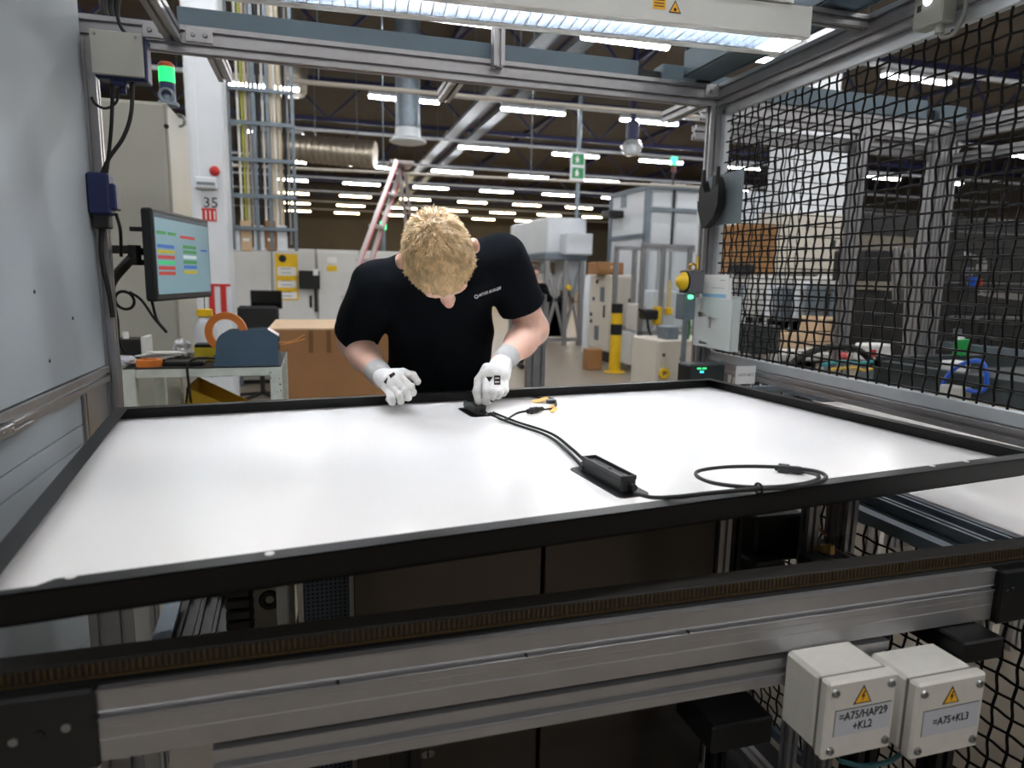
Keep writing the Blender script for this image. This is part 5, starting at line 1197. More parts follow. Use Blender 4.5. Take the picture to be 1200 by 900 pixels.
MB().box((1.16, y2-.03, zb2+.045), (x2_-.14, y2+.05, zb2+.13), .003).build('cable_duct', DUCTG, c2)
MB().box((x2_-.06, y2-.03, zb2+.045), (x2_+.1, y2+.05, zb2+.12), .003).build('cable_duct', DUCTG, c2)
MB().box((x2_-.14, y2-.0, zb2+.045), (x2_-.06, y2+.04, zb2+.1), .003).build('duct_joint', DARKS, c2)
f2 = thing('mesh_fence', 'black wire guard fence of the neighbouring cell', 'fence', (x2_+.07, .2, .9))
MB().box((x2_+.06, -1.2, 1.065), (x2_+.08, y2-.06, 1.10), .002).build('bottom_bar', GALV, f2)
fence(f2, x2_+.07, -1.0, y2-.06, 1.09, zb2-.15, .05, .003)
f3 = thing('mesh_fence', 'black wire guard fence along the back of the neighbouring cell', 'fence', (1.6, y2+.03, .85))
MB().box((1.32, y2+.02, .85), (x1_-.02, y2+.04, .88), .002).build('bottom_bar', GALV, f3)
fence(f3, y2+.03, 1.32, x1_-.02, .87, zb2-.1, .05, .0026, axis='x')
# dark handling unit inside the neighbouring cell
hu = thing('handling_unit', 'dark handling machine with trays inside the neighbouring cell', 'machine', (2.6, .9, 0))
HG = mat('dark_teal_sheet', (58, 66, 68), .45, .3, .1, 6)
a = on(1040, 415, y=1.05); XT = max(1.97, on(1035, 425, y=1.1).x)
MB().box((XT, .35, .93), (3.4, 1.15, .99), .004).build('table', HG, hu)
MB().box((XT, .34, .98), (XT+.04, 1.16, 1.03), .003).build('table_lip', HG, hu); MB().box((XT, 1.11, .98), (3.4, 1.15, 1.05), .003).build('table_lip', HG, hu)
for (xx, yy) in ((XT+.04, .4), (3.3, .4), (XT+.04, 1.1), (3.3, 1.1)): MB().beam((xx, yy, 0), (xx, yy, .93), .05, .05).build('leg', ALU, hu)
for (p0, p1, y_, d_, m_) in (((1128, 330), (1200, 420), 1.5, .3, DARKS), ((1030, 340), (1056, 420), 2.3, .3, DARKS), ((1016, 292), (1050, 330), 2.3, .3, BLKP), ((1118, 270), (1200, 320), 2.1, .3, BLKP), ((1150, 372), (1200, 412), 1.3, .2, DARKS)):
    a = on(*p0, y=y_); b = on(*p1, y=y_); MB().box((a.x, y_, b.z), (b.x+.05, y_+d_, a.z), .01).build('drive_box', m_, hu)
for (p0, p1, y_, w_) in (((1150, 343), (1200, 349), 1.25, .03), ((1130, 297), (1155, 306), 1.6, .02), ((1050, 290), (1052, 355), 1.9, .04), ((1068, 292), (1064, 420), 1.9, .045)):
    MB().beam(on(*p0, y=y_), on(*p1, y=y_), w_, w_, 1, 1, up=(0, 1, .1)).build('profile', ALU, hu)
for (px, py, y_, r, m_) in ((1140, 330, 1.4, .022, BLU), (1147, 331, 1.4, .016, RED), (1135, 318, 1.45, .02, GALV), (1150, 315, 1.45, .024, ALU), (1126, 398, 1.12, .014, PAPER), (1122, 390, 1.15, .018, GALV)):
    c = on(px, py, y=y_); MB().cyl(c-Vector((0, 0, r)), c+Vector((0, 0, r)), r, n=12).build('valve', m_, hu)
c = on(1134, 400, y=1.12); MB().box((x2_-.01, 1.10, 1.045), (x2_+.045, 1.148, c.z+.012), .004).build('green_terminal', mat('green_plastic', (40, 160, 80), .4), hu)
c = on(1125, 415, y=1.0); MB().box((c.x-.05, .98, .985), (c.x+.05, 1.06, 1.035), .006).build('white_fitting', PAPER, hu)
# blue hose loop and loose cables at the fence foot
XH = XT-.03; hp_ = [on(px, py, x=XH) for px, py in ((1104, 455), (1107, 446), (1120, 431), (1140, 423), (1152, 426), (1156, 440), (1155, 454), (1146, 459), (1134, 457))]
tag(MB().tube(smooth_path(hp_, 7), .009, 8).build('air_hose', BLU, None, 60), 'bright blue air hose bent in a loop behind the fence', 'hose')
c = on(1119, 456, x=XH); MB().box((XT-.055, c.y-.05, c.z-.03), (XT+.002, c.y+.05, c.z+.014), .005).build('valve_block', GSTEEL, hu)
def cab2(pts, y_, r, lab, m): return cab([on(px, py, y=y_+.01*i) for i, (px, py) in enumerate(pts)], r, lab, m)
cab2([(925, 428), (945, 415), (970, 407), (1000, 408), (1016, 418), (1026, 430)], 1.15, .016, 'thick black cable arching behind the foot of the fence', RUB)
cab2([(962, 428), (985, 424), (1005, 426), (1022, 424)], 1.0, .008, 'teal cable lying behind the foot of the fence', mat('teal_hose', (24, 130, 136), .45))
cab2([(972, 433), (1000, 431), (1012, 434), (1022, 432)], .95, .007, 'yellow cable lying behind the foot of the fence', mat('yellow_cable', (196, 160, 60), .5))
# storage behind: shelves of cartons and units seen through the wires
def unit(name, cat, label, p0, p1, y_, d_, m_, to_floor=True, extra=None):
    a = on(*p0, y=y_); b = on(*p1, y=y_)
    t = thing(name, label, cat, ((a.x+b.x)/2, y_+d_/2, 0 if to_floor else b.z))
    MB().box((a.x, y_, b.z), (b.x, y_+d_, a.z), .01).build('body', m_, t)
    if to_floor and b.z > .02:
        for xx in (a.x+.02, b.x-.06):
            for yy in (y_+.02, y_+d_-.06): MB().box((xx, yy, 0), (xx+.04, yy+.04, b.z+.005)).build('leg', GALV, t)
    if extra: extra(t, a, b, y_)
    return t
def door(t, a, b, y_):
    w_ = b.x-a.x; h_ = a.z-b.z
    MB().box((a.x+w_*.06, y_-.012, b.z+h_*.06), (b.x-w_*.06, y_+.005, a.z-h_*.06), .004).build('door', t.children[0].data.materials[0] if t.children else WMACH, t)
    MB().box((b.x-w_*.2, y_-.03, b.z+h_*.45), (b.x-w_*.15, y_-.008, b.z+h_*.58), .003).build('handle', DARKS, t)
unit('hall_column', 'column', 'white hall column seen through the wire fence', (934, 100), (982, 330), 5.4, .4, WMACH, False)
o = [q for q in COL.objects if q.get('label') == 'white hall column seen through the wire fence'][0]
a = on(934, 200, y=5.4); b = on(978, 200, y=5.4); MB().box((a.x, 5.41, 0), (b.x, 5.79, ZC+.01), .01).build('shaft', WMACH, o)
unit('white_cabinet', 'cabinet', 'white cabinet behind the black holder plate', (848, 222), (905, 300), 6.4, .6, WMACH, True, door)
unit('carton', 'carton', 'tall orange-brown carton on the white bench behind the fence', (868, 262), (908, 322), 4.2, .4, mat('orange_carton', (160, 118, 72), .8), False)
c = on(870, 318, y=4.1); 
unit('storage_bench', 'bench', 'long pale storage bench carrying the orange-brown carton', (846, 322), (990, 336), 4.1, .7, GPAINT, True)
unit('tool_case', 'case', 'black tool case lying on the pale bench beside the carton', (862, 309), (886, 322), 4.05, .12, BLKP, False)
unit('pale_cabinet', 'cabinet', 'pale cabinet with door behind the first fence post', (915, 248), (985, 322), 5.0, .4, BEIGE, True, door)
a, b = on(905, 416, y=2.15), on(1004, 434, y=2.15); TZ = a.z
tbl = thing('packing_table', 'low pale packing table behind the fence foot', 'table', ((a.x+b.x)/2, 2.5, 0))
MB().box((a.x, 2.15, TZ-.04), (b.x, 2.78, TZ), .004).build('table_top', GPAINT, tbl)
for xx in (a.x+.03, b.x-.07):
    for yy in (2.18, 2.7): MB().box((xx, yy, 0), (xx+.04, yy+.04, TZ-.035)).build('leg', GALV, tbl)
for (nm, p0, p1, y_, m_, lab) in (('bin', (880, 330), (900, 372), 3.85, GPAINT, 'grey bin on the floor shelf below the storage bench'), ('canister', (905, 332), (914, 374), 3.6, WMACH, 'narrow white canister below the storage bench'), ('canister', (917, 336), (929, 376), 3.5, GALV, 'blue-grey canister below the storage bench'), ('canister', (936, 330), (950, 374), 3.4, WMACH, 'wider white canister below the storage bench'), ('drum', (953, 334), (965, 378), 3.3, GALV, 'slim steel drum below the storage bench')):
    unit(nm, 'storage', lab, p0, p1, y_, .08, m_, True, door if nm == 'bin' else None)
for (nm, p0, p1, y_, m_, lab) in (('carton', (864, 386), (884, 412), 2.5, CARDL, 'pale carton on the packing table near the document holder'), ('crate', (886, 382), (913, 412), 2.2, HG, 'dark slate crate on the packing table behind the fence'), ('carton', (916, 390), (942, 412), 2.5, CARDL, 'pale pink carton beside the slate crate'), ('carton', (962, 372), (980, 404), 2.5, CARDL, 'upright pale carton before the first fence post')):
    a = on(*p0, y=y_); b = on(*p1, y=y_)
    t = thing(nm, lab, nm, ((a.x+b.x)/2, y_+.1, TZ)); MB().box((a.x, y_, TZ-.001), (b.x, y_+.22, a.z), .008).build('body', m_, t)
    MB().box((a.x+.01, y_+.08, a.z-.002), (b.x-.01, y_+.13, a.z+.004)).build('lid_seam', CARD if nm == 'carton' else DARKS, t)
for (p0, p1, y_, lab, m_) in (((1020, 404), (1046, 424), 1.6, 'white carton with red stripe behind the fence', PAPER),):
    t = unit('carton', 'carton', lab, p0, p1, y_, .12, m_, True)
    a = on(1022, 412, y=y_-.005); MB().box((a.x, y_-.004, a.z-.03), (a.x+.03, y_+.002, a.z+.01)).build('red_stripe', RED, t)
c = on(992, 417, y=1.3); tag(blob('red_cap', (c.x, 1.32, c.z-.02), .025, .025, .02, mat('coral_plastic', (220, 100, 100), .5), 2.0, .1), 'small coral red cap on the cables behind the fence', 'cap')
# tall dark machine wall far right seen through the wires
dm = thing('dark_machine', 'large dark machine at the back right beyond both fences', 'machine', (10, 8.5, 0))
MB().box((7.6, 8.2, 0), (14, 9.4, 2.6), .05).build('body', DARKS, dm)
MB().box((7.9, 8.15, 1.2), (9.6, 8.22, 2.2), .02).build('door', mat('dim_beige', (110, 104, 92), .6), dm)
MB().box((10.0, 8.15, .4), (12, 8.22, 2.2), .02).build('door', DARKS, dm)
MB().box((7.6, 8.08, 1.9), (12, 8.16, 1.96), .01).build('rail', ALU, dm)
# ------------------------------------------------------------------ figures from smooth distance fields
def sminp(a, b, k):
    h = np.clip(.5+.5*(b-a)/k, 0, 1); return b*(1-h)+a*h-k*h*(1-h)
def cone(P, a, b, ra, rb, sq=None):
    """tapered limb; sq=(axis, factor) flattens the field along an axis"""
    a = np.array(a, float); b = np.array(b, float)
    if sq is not None:
        ax, s = np.array(sq[0], float), sq[1]; ax /= np.linalg.norm(ax)
        P = P+((P@ax)*(s-1))[:, None]*ax; a = a+ax*(a@ax)*(s-1); b = b+ax*(b@ax)*(s-1)
    d = b-a; t = np.clip(((P-a)@d)/(d@d), 0, 1)
    return np.linalg.norm(P-(a+t[:, None]*d), axis=1)-(ra+t*(rb-ra))
def ell(P, c, B, r):
    q = (P-np.array(c))@np.array(B).T; r = np.array(r)
    k0 = np.linalg.norm(q/r, axis=1); k1 = np.linalg.norm(q/r**2, axis=1)+1e-9
    return k0*(k0-1)/k1
I3 = np.eye(3)
def waves(P, amp, freq, seed, n=6):
    g = np.random.default_rng(seed); o = 0
    for k in range(n):
        d = g.normal(size=3); d /= np.linalg.norm(d); o = o+np.sin(P@d*freq*g.uniform(.6, 1.6)+g.uniform(0, 6.28))
    return o*amp/n**.5
def surf(f, lo, hi, h):
    lo = np.array(lo); hi = np.array(hi); n = np.ceil((hi-lo)/h).astype(int)+1
    ax = [lo[i]+np.arange(n[i])*h for i in range(3)]
    G = np.stack(np.meshgrid(*ax, indexing='ij'), -1).reshape(-1, 3)
    V = np.concatenate([f(G[i:i+200000]) for i in range(0, len(G), 200000)]).reshape(n)
    S_ = V < 0
    c = [S_[i:n[0]-1+i, j:n[1]-1+j, k:n[2]-1+k] for i in (0, 1) for j in (0, 1) for k in (0, 1)]
    s = np.sum(c, 0); act = (s > 0) & (s < 8); idx = -np.ones(act.shape, int); cells = np.argwhere(act); idx[act] = np.arange(len(cells))
    acc = np.zeros((len(cells), 3)); cnt = np.zeros(len(cells))
    cor = [(i, j, k) for i in (0, 1) for j in (0, 1) for k in (0, 1)]
    for a in cor:
        for b in cor:
            if sum(b)-sum(a) == 1 and all(y >= x for x, y in zip(a, b)):
                va = V[cells[:, 0]+a[0], cells[:, 1]+a[1], cells[:, 2]+a[2]]; vb = V[cells[:, 0]+b[0], cells[:, 1]+b[1], cells[:, 2]+b[2]]
                m = (va < 0) != (vb < 0); t = np.where(m, va/np.where(m, va-vb, 1), 0)
                acc += np.where(m[:, None], np.array(a)+t[:, None]*(np.array(b)-np.array(a)), 0); cnt += m
    pts = lo+(cells+acc/cnt[:, None])*h
    faces = []
    for d in range(3):
        e = [0, 0, 0]; e[d] = 1
        A = S_[:n[0]-e[0], :n[1]-e[1], :n[2]-e[2]]; B = S_[e[0]:, e[1]:, e[2]:]
        q = np.argwhere(A != B); u_, v_ = [x for x in range(3) if x != d]
        q = q[(q[:, u_] > 0) & (q[:, v_] > 0) & (q[:, u_] < n[u_]-1) & (q[:, v_] < n[v_]-1)]
        def cell(du, dv): t = q.copy(); t[:, u_] -= du; t[:, v_] -= dv; return idx[t[:, 0], t[:, 1], t[:, 2]]
        f4 = np.stack([cell(1, 1), cell(0, 1), cell(0, 0), cell(1, 0)], 1); faces.append(f4[(f4 >= 0).all(1)])
    return pts, np.concatenate(faces)
def smooth_mesh(p, f, it=2):
    e = np.concatenate([f[:, [0, 1]], f[:, [1, 2]], f[:, [2, 3]], f[:, [3, 0]]]); e = np.concatenate([e, e[:, ::-1]])
    for _ in range(it):
        s = np.zeros_like(p); c = np.zeros(len(p)); np.add.at(s, e[:, 0], p[e[:, 1]]); np.add.at(c, e[:, 0], 1); p = p*.4+.6*s/np.maximum(c, 1)[:, None]
    return p
def field(name, f, lo, hi, h, m, parent=None, it=2, local=False):
    p, q = surf(f, lo, hi, h); p = smooth_mesh(p, q, it)
    return link(name, p, [tuple(int(i) for i in r) for r in q], m, parent, 180, local)
def N3(v): v = np.array(v, float); return v/np.linalg.norm(v)
V3 = lambda v: np.array(v, float)
SKIN = mat('skin', (216, 172, 152), .5, 0, .05, 25, bump=.02, bscale=120)
MATS['skin'].node_tree.nodes['Principled BSDF'].inputs['Subsurface Weight'].default_value = .12
MATS['skin'].node_tree.nodes['Principled BSDF'].inputs['Subsurface Radius'].default_value = (.012, .005, .003)
SHIRT = mat('navy_black_cotton', (8, 12, 17), .9, 0, .1, 40, bump=.12, bscale=400, spec=.12)
TROU = mat('dark_work_trousers', (26, 28, 32), .85, 0, .1, 30)
GLOVE = mat('white_knit_glove', (222, 220, 216), .85, 0, .04, 90, bump=.25, bscale=500)
CUFF = mat('grey_glove_cuff', (170, 168, 166), .9, 0, .06, 90, bump=.3, bscale=300)
HAIRM = mat('dark_blond_hair', (200, 170, 126), .6, 0, .3, 60)
# --- joints (pixel and distance give each joint's place)
HC = V3(at(514, 301, 1.64))
S1 = V3(at(440, 338, 1.90)); E1 = V3(at(414, 401, 2.05)); W1 = V3(at(447, 441, 1.87))      # his right arm
S2 = V3(at(590, 306, 1.90)); E2 = V3(at(624, 386, 2.02)); W2_ = V3(at(589, 424, 1.86))     # his left arm
hip = V3(at(517, 508, 2.22)); chest = V3(at(515, 335, 1.94)); NB = V3(at(522, 300, 1.93))
lat = N3(S2-S1)
r_, u_, f_ = V3(CR), V3(CU), V3(CF)
hz = N3((-.17, -.97, .04)); nose = -u_*math.cos(.23)+r_*math.sin(.23); nose = N3(nose-hz*(nose@hz)); ear = np.cross(nose, hz); ear = ear if ear@r_ > 0 else -ear
HB = np.array([ear, nose, hz])
def hp(e, n, z): return HC+ear*e+nose*n+hz*z
def head_f(P):
    d = ell(P, hp(0, -.012, .0), HB, (.076, .096, .092))
    d = sminp(d, ell(P, hp(0, .022, -.005), HB, (.069, .074, .085)), .03)
    d = sminp(d, ell(P, hp(0, .035, -.075), HB, (.058, .058, .075)), .03)
    d = sminp(d, ell(P, hp(0, .062, -.125), HB, (.028, .026, .022)), .025)
    d = sminp(d, cone(P, hp(0, .092, -.035), hp(0, .116, -.068), .009, .014), .016)
    for s in (-1, 1):
        d = sminp(d, ell(P, hp(s*.012, .105, -.072), HB, (.009, .010, .008)), .008)
        d = sminp(d, ell(P, hp(s*.030, .083, -.020), HB, (.024, .012, .008)), .012)
        d = np.maximum(d, -(ell(P, hp(s*.031, .094, -.038), HB, (.015, .012, .010))))
        d = sminp(d, ell(P, hp(s*.031, .078, -.038), HB, (.013, .012, .012)), .004)
        d = sminp(d, ell(P, hp(s*.093, -.010, -.026), HB, (.014, .021, .032)), .008)
    d = sminp(d, ell(P, hp(0, .090, -.098), HB, (.024, .010, .006)), .008)
    return d
def arms_f(P, k=.03):
    d = cone(P, S1, E1, .052, .044); d = sminp(d, cone(P, E1, V3(W1)+N3(E1-W1)*.13, .046, .044), .02)
    d = sminp(d, cone(P, V3(W1)+N3(E1-W1)*.14, W1, .044, .029), .02)
    e = cone(P, S2, E2, .053, .047); e = sminp(e, cone(P, E2, V3(W2_)+N3(E2-W2_)*.12, .047, .044), .02)
    e = sminp(e, cone(P, V3(W2_)+N3(E2-W2_)*.13, W2_, .044, .029), .02)
    return np.minimum(d, e)
def torso_f(P, g=0.):
    d = cone(P, chest, hip, .100+g, .108+g, (lat, .66))
    d = sminp(d, cone(P, S1+lat*.03, S2-lat*.03, .062+g, .062+g), .07)
    d = sminp(d, ell(P, (NB+chest)/2+f_*.05, np.array([lat, N3(np.cross(u_, lat)), N3(np.cross(lat, np.cross(u_, lat)))]), (.155+g, .085+g, .095+g)), .05)
    return d
NECK0 = hp(0, -.035, -.07); NECK1 = NB+f_*.03
footR = np.array([hip[0]-.13, hip[1]+.02, .09]); footL = np.array([hip[0]+.14, hip[1]+.10, .09])
hR, hL = hip-lat*.09+np.array([0, 0, -.03]), hip+lat*.09+np.array([0, 0, -.03])
kR, kL = (hR+footR)/2+np.array([0, -.03, 0]), (hL+footL)/2+np.array([0, -.03, 0])
def legs_f(P, g=0.):
    d = 9.
    for a, k, b in ((hR, kR, footR), (hL, kL, footL)):
        e = sminp(cone(P, a, k, .085+g, .062+g), cone(P, k, b, .06+g, .045+g), .03); d = e if isinstance(d, float) else sminp(d, e, .02)
    return d
def body_f(P):
    d = head_f(P)
    d = sminp(d, cone(P, NECK0, NECK1, .055, .062), .03)
    d = sminp(d, torso_f(P, -.022), .04)
    d = sminp(d, arms_f(P), .03)
    for w_, e_ in ((W1, E1), (W2_, E2)): d = sminp(d, cone(P, w_, w_+N3(w_-e_)*.05, .027, .024), .02)
    d = sminp(d, legs_f(P, -.015), .04)
    for ft in (footR, footL): d = sminp(d, cone(P, ft, ft+np.array([0, -.14, -.04]), .04, .03), .03)
    return d
allp = np.array([S1, E1, W1, S2, E2, W2_, hip, HC])
lo, hi = allp.min(0)-.2, allp.max(0)+.2
lo_b = np.array([lo[0], lo[1]-.0, .9]); 
def two_res():
    # fine mesh above the hips, coarse legs merged into one watertight body
    return None
person = field('person', body_f, (lo[0], lo[1], .02), (hi[0], hi[1], hi[2]), .0062, SKIN, None, 1)
tag(person, 'man in black t-shirt and white gloves bending over the white panel', 'person')
# eyes and brows hidden from above but present
EYE = mat('eye_white', (235, 232, 228), .2, 0, 0); IRIS = mat('eye_iris', (60, 80, 96), .2, 0, 0)
for s in (-1, 1):
    e = MB(); c = Vector(hp(s*.031, .080, -.038)); e.lathe([(0, -.0115), (.006, -.0098), (.0105, -.004), (.0115, 0), (.0105, .004), (.006, .0098), (0, .0115)], c, tuple(nose), 16).build('eye', EYE, person)
    MB().lathe([(.0055, 0), (.004, .0016), (0, .002)], c+Vector(nose)*.0106, tuple(nose), 12).build('iris', IRIS, person)
    MB().tube([hp(s*.016, .0935, -.026), hp(s*.03, .094, -.022), hp(s*.046, .087, -.026)], [.002, .003, .0015], 6).build('eyebrow', HAIRM, person)
MB().tube([hp(-.022, .092, -.099), hp(0, .1005, -.0985), hp(.022, .092, -.099)], [.002, .004, .002], 6).build('lips', mat('lips', (196, 116, 104), .5), person)
# hair: cap plus cropped strands
def hair_f(P):
    q = (P-HC)@HB.T
    d = ell(P, hp(0, -.014, .004), HB, (.0800, .0995, .0965)); d = sminp(d, ell(P, hp(0, .020, .0), HB, (.0735, .076, .0885)), .03)
    d = d+waves(P, .0022, 300, 5)
    cut = .012-(q[:, 2]+.55*np.maximum(0, -q[:, 1]+.02)-.75*np.maximum(0, q[:, 1]-.02)-.1*np.abs(q[:, 0])-9*np.maximum(0, q[:, 1]-.01)*np.maximum(0, np.abs(q[:, 0])-.035)+.02)     # below the hairline
    return np.maximum(d, cut)
hair = field('hair', hair_f, HC-.14, HC+.14, .0035, HAIRM, person, 1)
hb = BVHTree.FromPolygons([tuple(v.co) for v in hair.data.vertices], [tuple(p.vertices) for p in hair.data.polygons])
hoff = Vector(hair.location)+person.location
st = MB(); whorl = Vector(hp(.004, -.07, .062)); g = np.random.default_rng(3); cnt = 0
vv = hair.data.vertices; polys = hair.data.polygons; areas = np.array([p.area for p in polys]); ids = g.choice(len(polys), 7000, p=areas/areas.sum())
SV, SF = [], []
for i in ids:
    p = polys[int(i)]; c = p.center+hoff; nn = p.normal.copy()
    if nn.dot(c-Vector(HC)) < 0: nn = -nn
    c = c+Vector(g.normal(size=3)*.0016)
    flow = (c-whorl); flow -= nn*flow.dot(nn); flow = flow.normalized() if flow.length > .004 else Vector(ear)
    flow = (flow+Vector(nose)*.5+Vector(ear)*float(.5*math.sin(c.x*130+c.z*90)+g.normal()*.28)); flow -= nn*flow.dot(nn); flow.normalize()
    L = float(g.uniform(.011, .020)); sidev = nn.cross(flow).normalized()*.0011
    a = c-nn*.002; b = c+flow*L*.55+nn*.0042; e = c+flow*L+nn*.0022
    k = len(SV); SV += [a-sidev, a+sidev, b+sidev*.9, b-sidev*.9, e]; SF += [(k, k+1, k+2, k+3), (k+3, k+2, k+4)]
strands = link('hair_strands', SV, SF, mat('hair_strand', (214, 184, 138), .45, 0, .3, 45), person, 60); strands['kind'] = 'stuff'
# t-shirt
def shirt_f(P):
    d = torso_f(P, .004)
    d = d+waves(P, .0030, 34, 11, 7)+waves(P, .0012, 90, 12, 5)
    for S_, E_, W_, t_ in ((S1, E1, W1, .86), (S2, E2, W2_, .66)):
        ax = N3(E_-S_); L = np.linalg.norm(E_-S_); end = S_+ax*L*t_
        s = cone(P, S_-ax*.01, end+ax*.04, .072, .070)+waves(P, .002, 60, 21, 5)
        s = np.maximum(s, (P-end)@ax)
        d = sminp(d, s, .022)
    # neck opening
    na = N3(NECK0-NECK1); d = np.maximum(d, -(cone(P, NECK1+na*.02, NECK0+na*.05, .066, .075)))
    return np.maximum(d, (hip[2]-.10)-P[:, 2])
shirt = field('t_shirt', shirt_f, (lo[0], lo[1], hip[2]-.12), (hi[0], hi[1], hi[2]), .0058, SHIRT, person, 2)
field('trousers', lambda P: np.maximum(sminp(legs_f(P, .008), cone(P, hip-lat*.04, hip+lat*.04, .122, .122, (f_*np.array([1, 1, 0]), 1.15)), .05)+waves(P, .003, 40, 9), P[:, 2]-(hip[2]+.02)), (lo[0], hip[1]-.35, .06), (hi[0], hip[1]+.35, hip[2]+.05), .011, TROU, person, 2)
for ft in (footR, footL):
    field('shoe', lambda P, ft=ft: np.maximum(sminp(cone(P, ft+np.array([0, .04, -.04]), ft+np.array([0, -.16, -.05]), .055, .045), cone(P, ft+np.array([0, .02, .0]), ft+np.array([0, .02, .05]), .055, .055), .03), .0-P[:, 2]+.001), ft-np.array([.1, .26, .12]), ft+np.array([.1, .14, .14]), .007, BLKP, person, 2)
# gloves
def A3(px, py, d): return V3(at(px, py, d))
def chain(P, pts, rs, k=.006):
    d = None
    for i in range(len(pts)-1):
        c = cone(P, pts[i], pts[i+1], rs[i], rs[i+1]); d = c if d is None else sminp(d, c, k)
    return d
dJ = (V3(on(566, 470, z=1.052))-V3(CAM))@f_       # distance of the far junction box
# left hand, pressing on the junction box: wrist, knuckles, fingers pointing down
WL = W2_; KN = [A3(570, 441, dJ-.005), A3(578, 443, dJ-.012), A3(586, 443, dJ-.008), A3(592, 441, dJ+.002)]
def handL(P):
    d = cone(P, WL, A3(581, 439, dJ-.004), .028, .03, (f_, 1.25))
    for k in KN: d = sminp(d, cone(P, WL+(k-WL)*.25, k, .019, .0135), .014)
    fing = [
        ([KN[0], A3(570, 457, dJ-.035), A3(569, 472, dJ-.022)], [.0125, .0105, .0092]),                       # index, straight down on the box
        ([KN[1], A3(578, 459, dJ-.040), A3(577, 465, dJ-.012), A3(575, 460, dJ+.008)], [.0112, .0098, .0090, .0085]),
        ([KN[2], A3(586, 459, dJ-.034), A3(584, 464, dJ-.008), A3(581, 458, dJ+.010)], [.0110, .0095, .0088, .0083]),
        ([KN[3], A3(592, 457, dJ-.022), A3(590, 461, dJ-.000), A3(587, 456, dJ+.014)], [.0105, .0090, .0082, .0078])]
    for p, r in fing: d = sminp(d, chain(P, p, r), .0018)
    th = chain(P, [A3(571, 432, dJ+.012), A3(562, 446, dJ+.004), A3(559, 459, dJ-.008), A3(561, 471, dJ-.014)], [.016, .0135, .0118, .010])
    d = sminp(d, th, .006)
    return d
def handR_pts():
    dF = (V3(on(466, 466, z=1.056))-V3(CAM))@f_
    return dF
dF = handR_pts()
WR = W1; KR = [A3(470, 443, dF-.034), A3(465, 447.5, dF-.040), A3(459.5, 452, dF-.037), A3(454, 456, dF-.028)]
def handR(P):
    d = cone(P, WR, A3(459, 445, dF-.02), .028, .030, (u_, 1.15))
    for k in KR: d = sminp(d, cone(P, WR+(k-WR)*.3, k, .018, .0115), .010)
    ends = [((481.5, 453), (484, 460)), ((475.5, 458.5), (478, 466)), ((467.5, 463), (469.5, 470)), ((458.5, 465), (459.5, 471))]
    for k, (m_, e_) in zip(KR, ends):
        d = sminp(d, chain(P, [k, A3(*m_, dF-.052), A3(*e_, dF-.030), A3(e_[0]-4, e_[1]-3, dF-.005)], [.0112, .0093, .0088, .0084]), .0015)
    th = chain(P, [A3(458, 438, dF+.006), A3(472, 437, dF-.004), A3(483, 440, dF-.018), A3(489, 447, dF-.022)], [.015, .0125, .0112, .0105])
    return sminp(d, th, .0025)
def glove(f, c, w_, e_, rr, side):
    ax = N3(e_-w_)
    g = field('glove', lambda P: np.maximum(f(P)+waves(P, .0006, 420, 31), (P-(w_+ax*.012))@ax), c-.135, c+.135, .0021, GLOVE, person, 2)
    p0, p1 = Vector(w_-ax*.022), Vector(w_+ax*.040)
    t = MB(); ts = [0, .2, .4, .6, .8, 1, 1.0]; t.tube([p0.lerp(p1, x) for x in ts], [rr-.006, rr-.0005, rr+.0004, rr+.0012, rr+.001, rr+.0022, rr-.004], 20).build('glove_cuff', CUFF, g, 60)
    return g
gl = glove(handL, (WL+A3(572, 465, dJ))/2, WL, E2, .0335, 1)
gr_ = glove(handR, (WR+A3(474, 458, dF))/2, WR, E1, .0335, -1)
# flat marks laid onto curved cloth
def world_bvh(o):
    off = Vector((0, 0, 0)); q = o
    while q is not None: off += q.location; q = q.parent
    return BVHTree.FromPolygons([tuple(v.co+off) for v in o.data.vertices], [tuple(p.vertices) for p in o.data.polygons])
def lay(name, o, bv, vs, fs, m, lift=.0012):
    out = []
    for v in vs:
        d = (v-CAM).normalized(); h = bv.ray_cast(CAM, d); out.append(h[0]-d*lift if h[0] is not None else v)
    return link(name, out, fs, m, o, 0)
def patch(px0, py0, px1, py1, n=6, d=1.8):
    vs = [at(px0+(px1-px0)*i/n, py0+(py1-py0)*j/n, d) for j in range(n+1) for i in range(n+1)]
    fs = [(j*(n+1)+i, j*(n+1)+i+1, (j+1)*(n+1)+i+1, (j+1)*(n+1)+i) for j in range(n) for i in range(n)]; return vs, fs
def quad(a, b, c, e, n=7, d=1.8):
    vs = []
    for j in range(n+1):
        for i in range(n+1):
            u1, v1 = i/n, j/n; px = [(1-u1)*(1-v1)*a[k]+u1*(1-v1)*b[k]+u1*v1*c[k]+(1-u1)*v1*e[k] for k in (0, 1)]; vs.append(at(px[0], px[1], d))
    return vs, [(j*(n+1)+i, j*(n+1)+i+1, (j+1)*(n+1)+i+1, (j+1)*(n+1)+i) for j in range(n) for i in range(n)]
def tri(pts, d=1.8): return [at(*p, d) for p in pts], [tuple(range(len(pts)))]
bvL, bvR, bvS = world_bvh(gl), world_bvh(gr_), world_bvh(shirt)
PRT = mat('glove_print_black', (34, 24, 26), .8, 0, 0)
lay('glove_print', gl, bvL, *quad((569.5, 441.5), (577.5, 441.5), (574, 447), (572.8, 447)), PRT); lay('glove_print', gl, bvL, *patch(579, 440, 586.5, 451), PRT)
lay('print_line', gl, bvL, *patch(580.3, 442.5, 585.2, 444), GLOVE, .002); lay('print_line', gl, bvL, *patch(580.3, 447, 585.2, 448.2), GLOVE, .002)
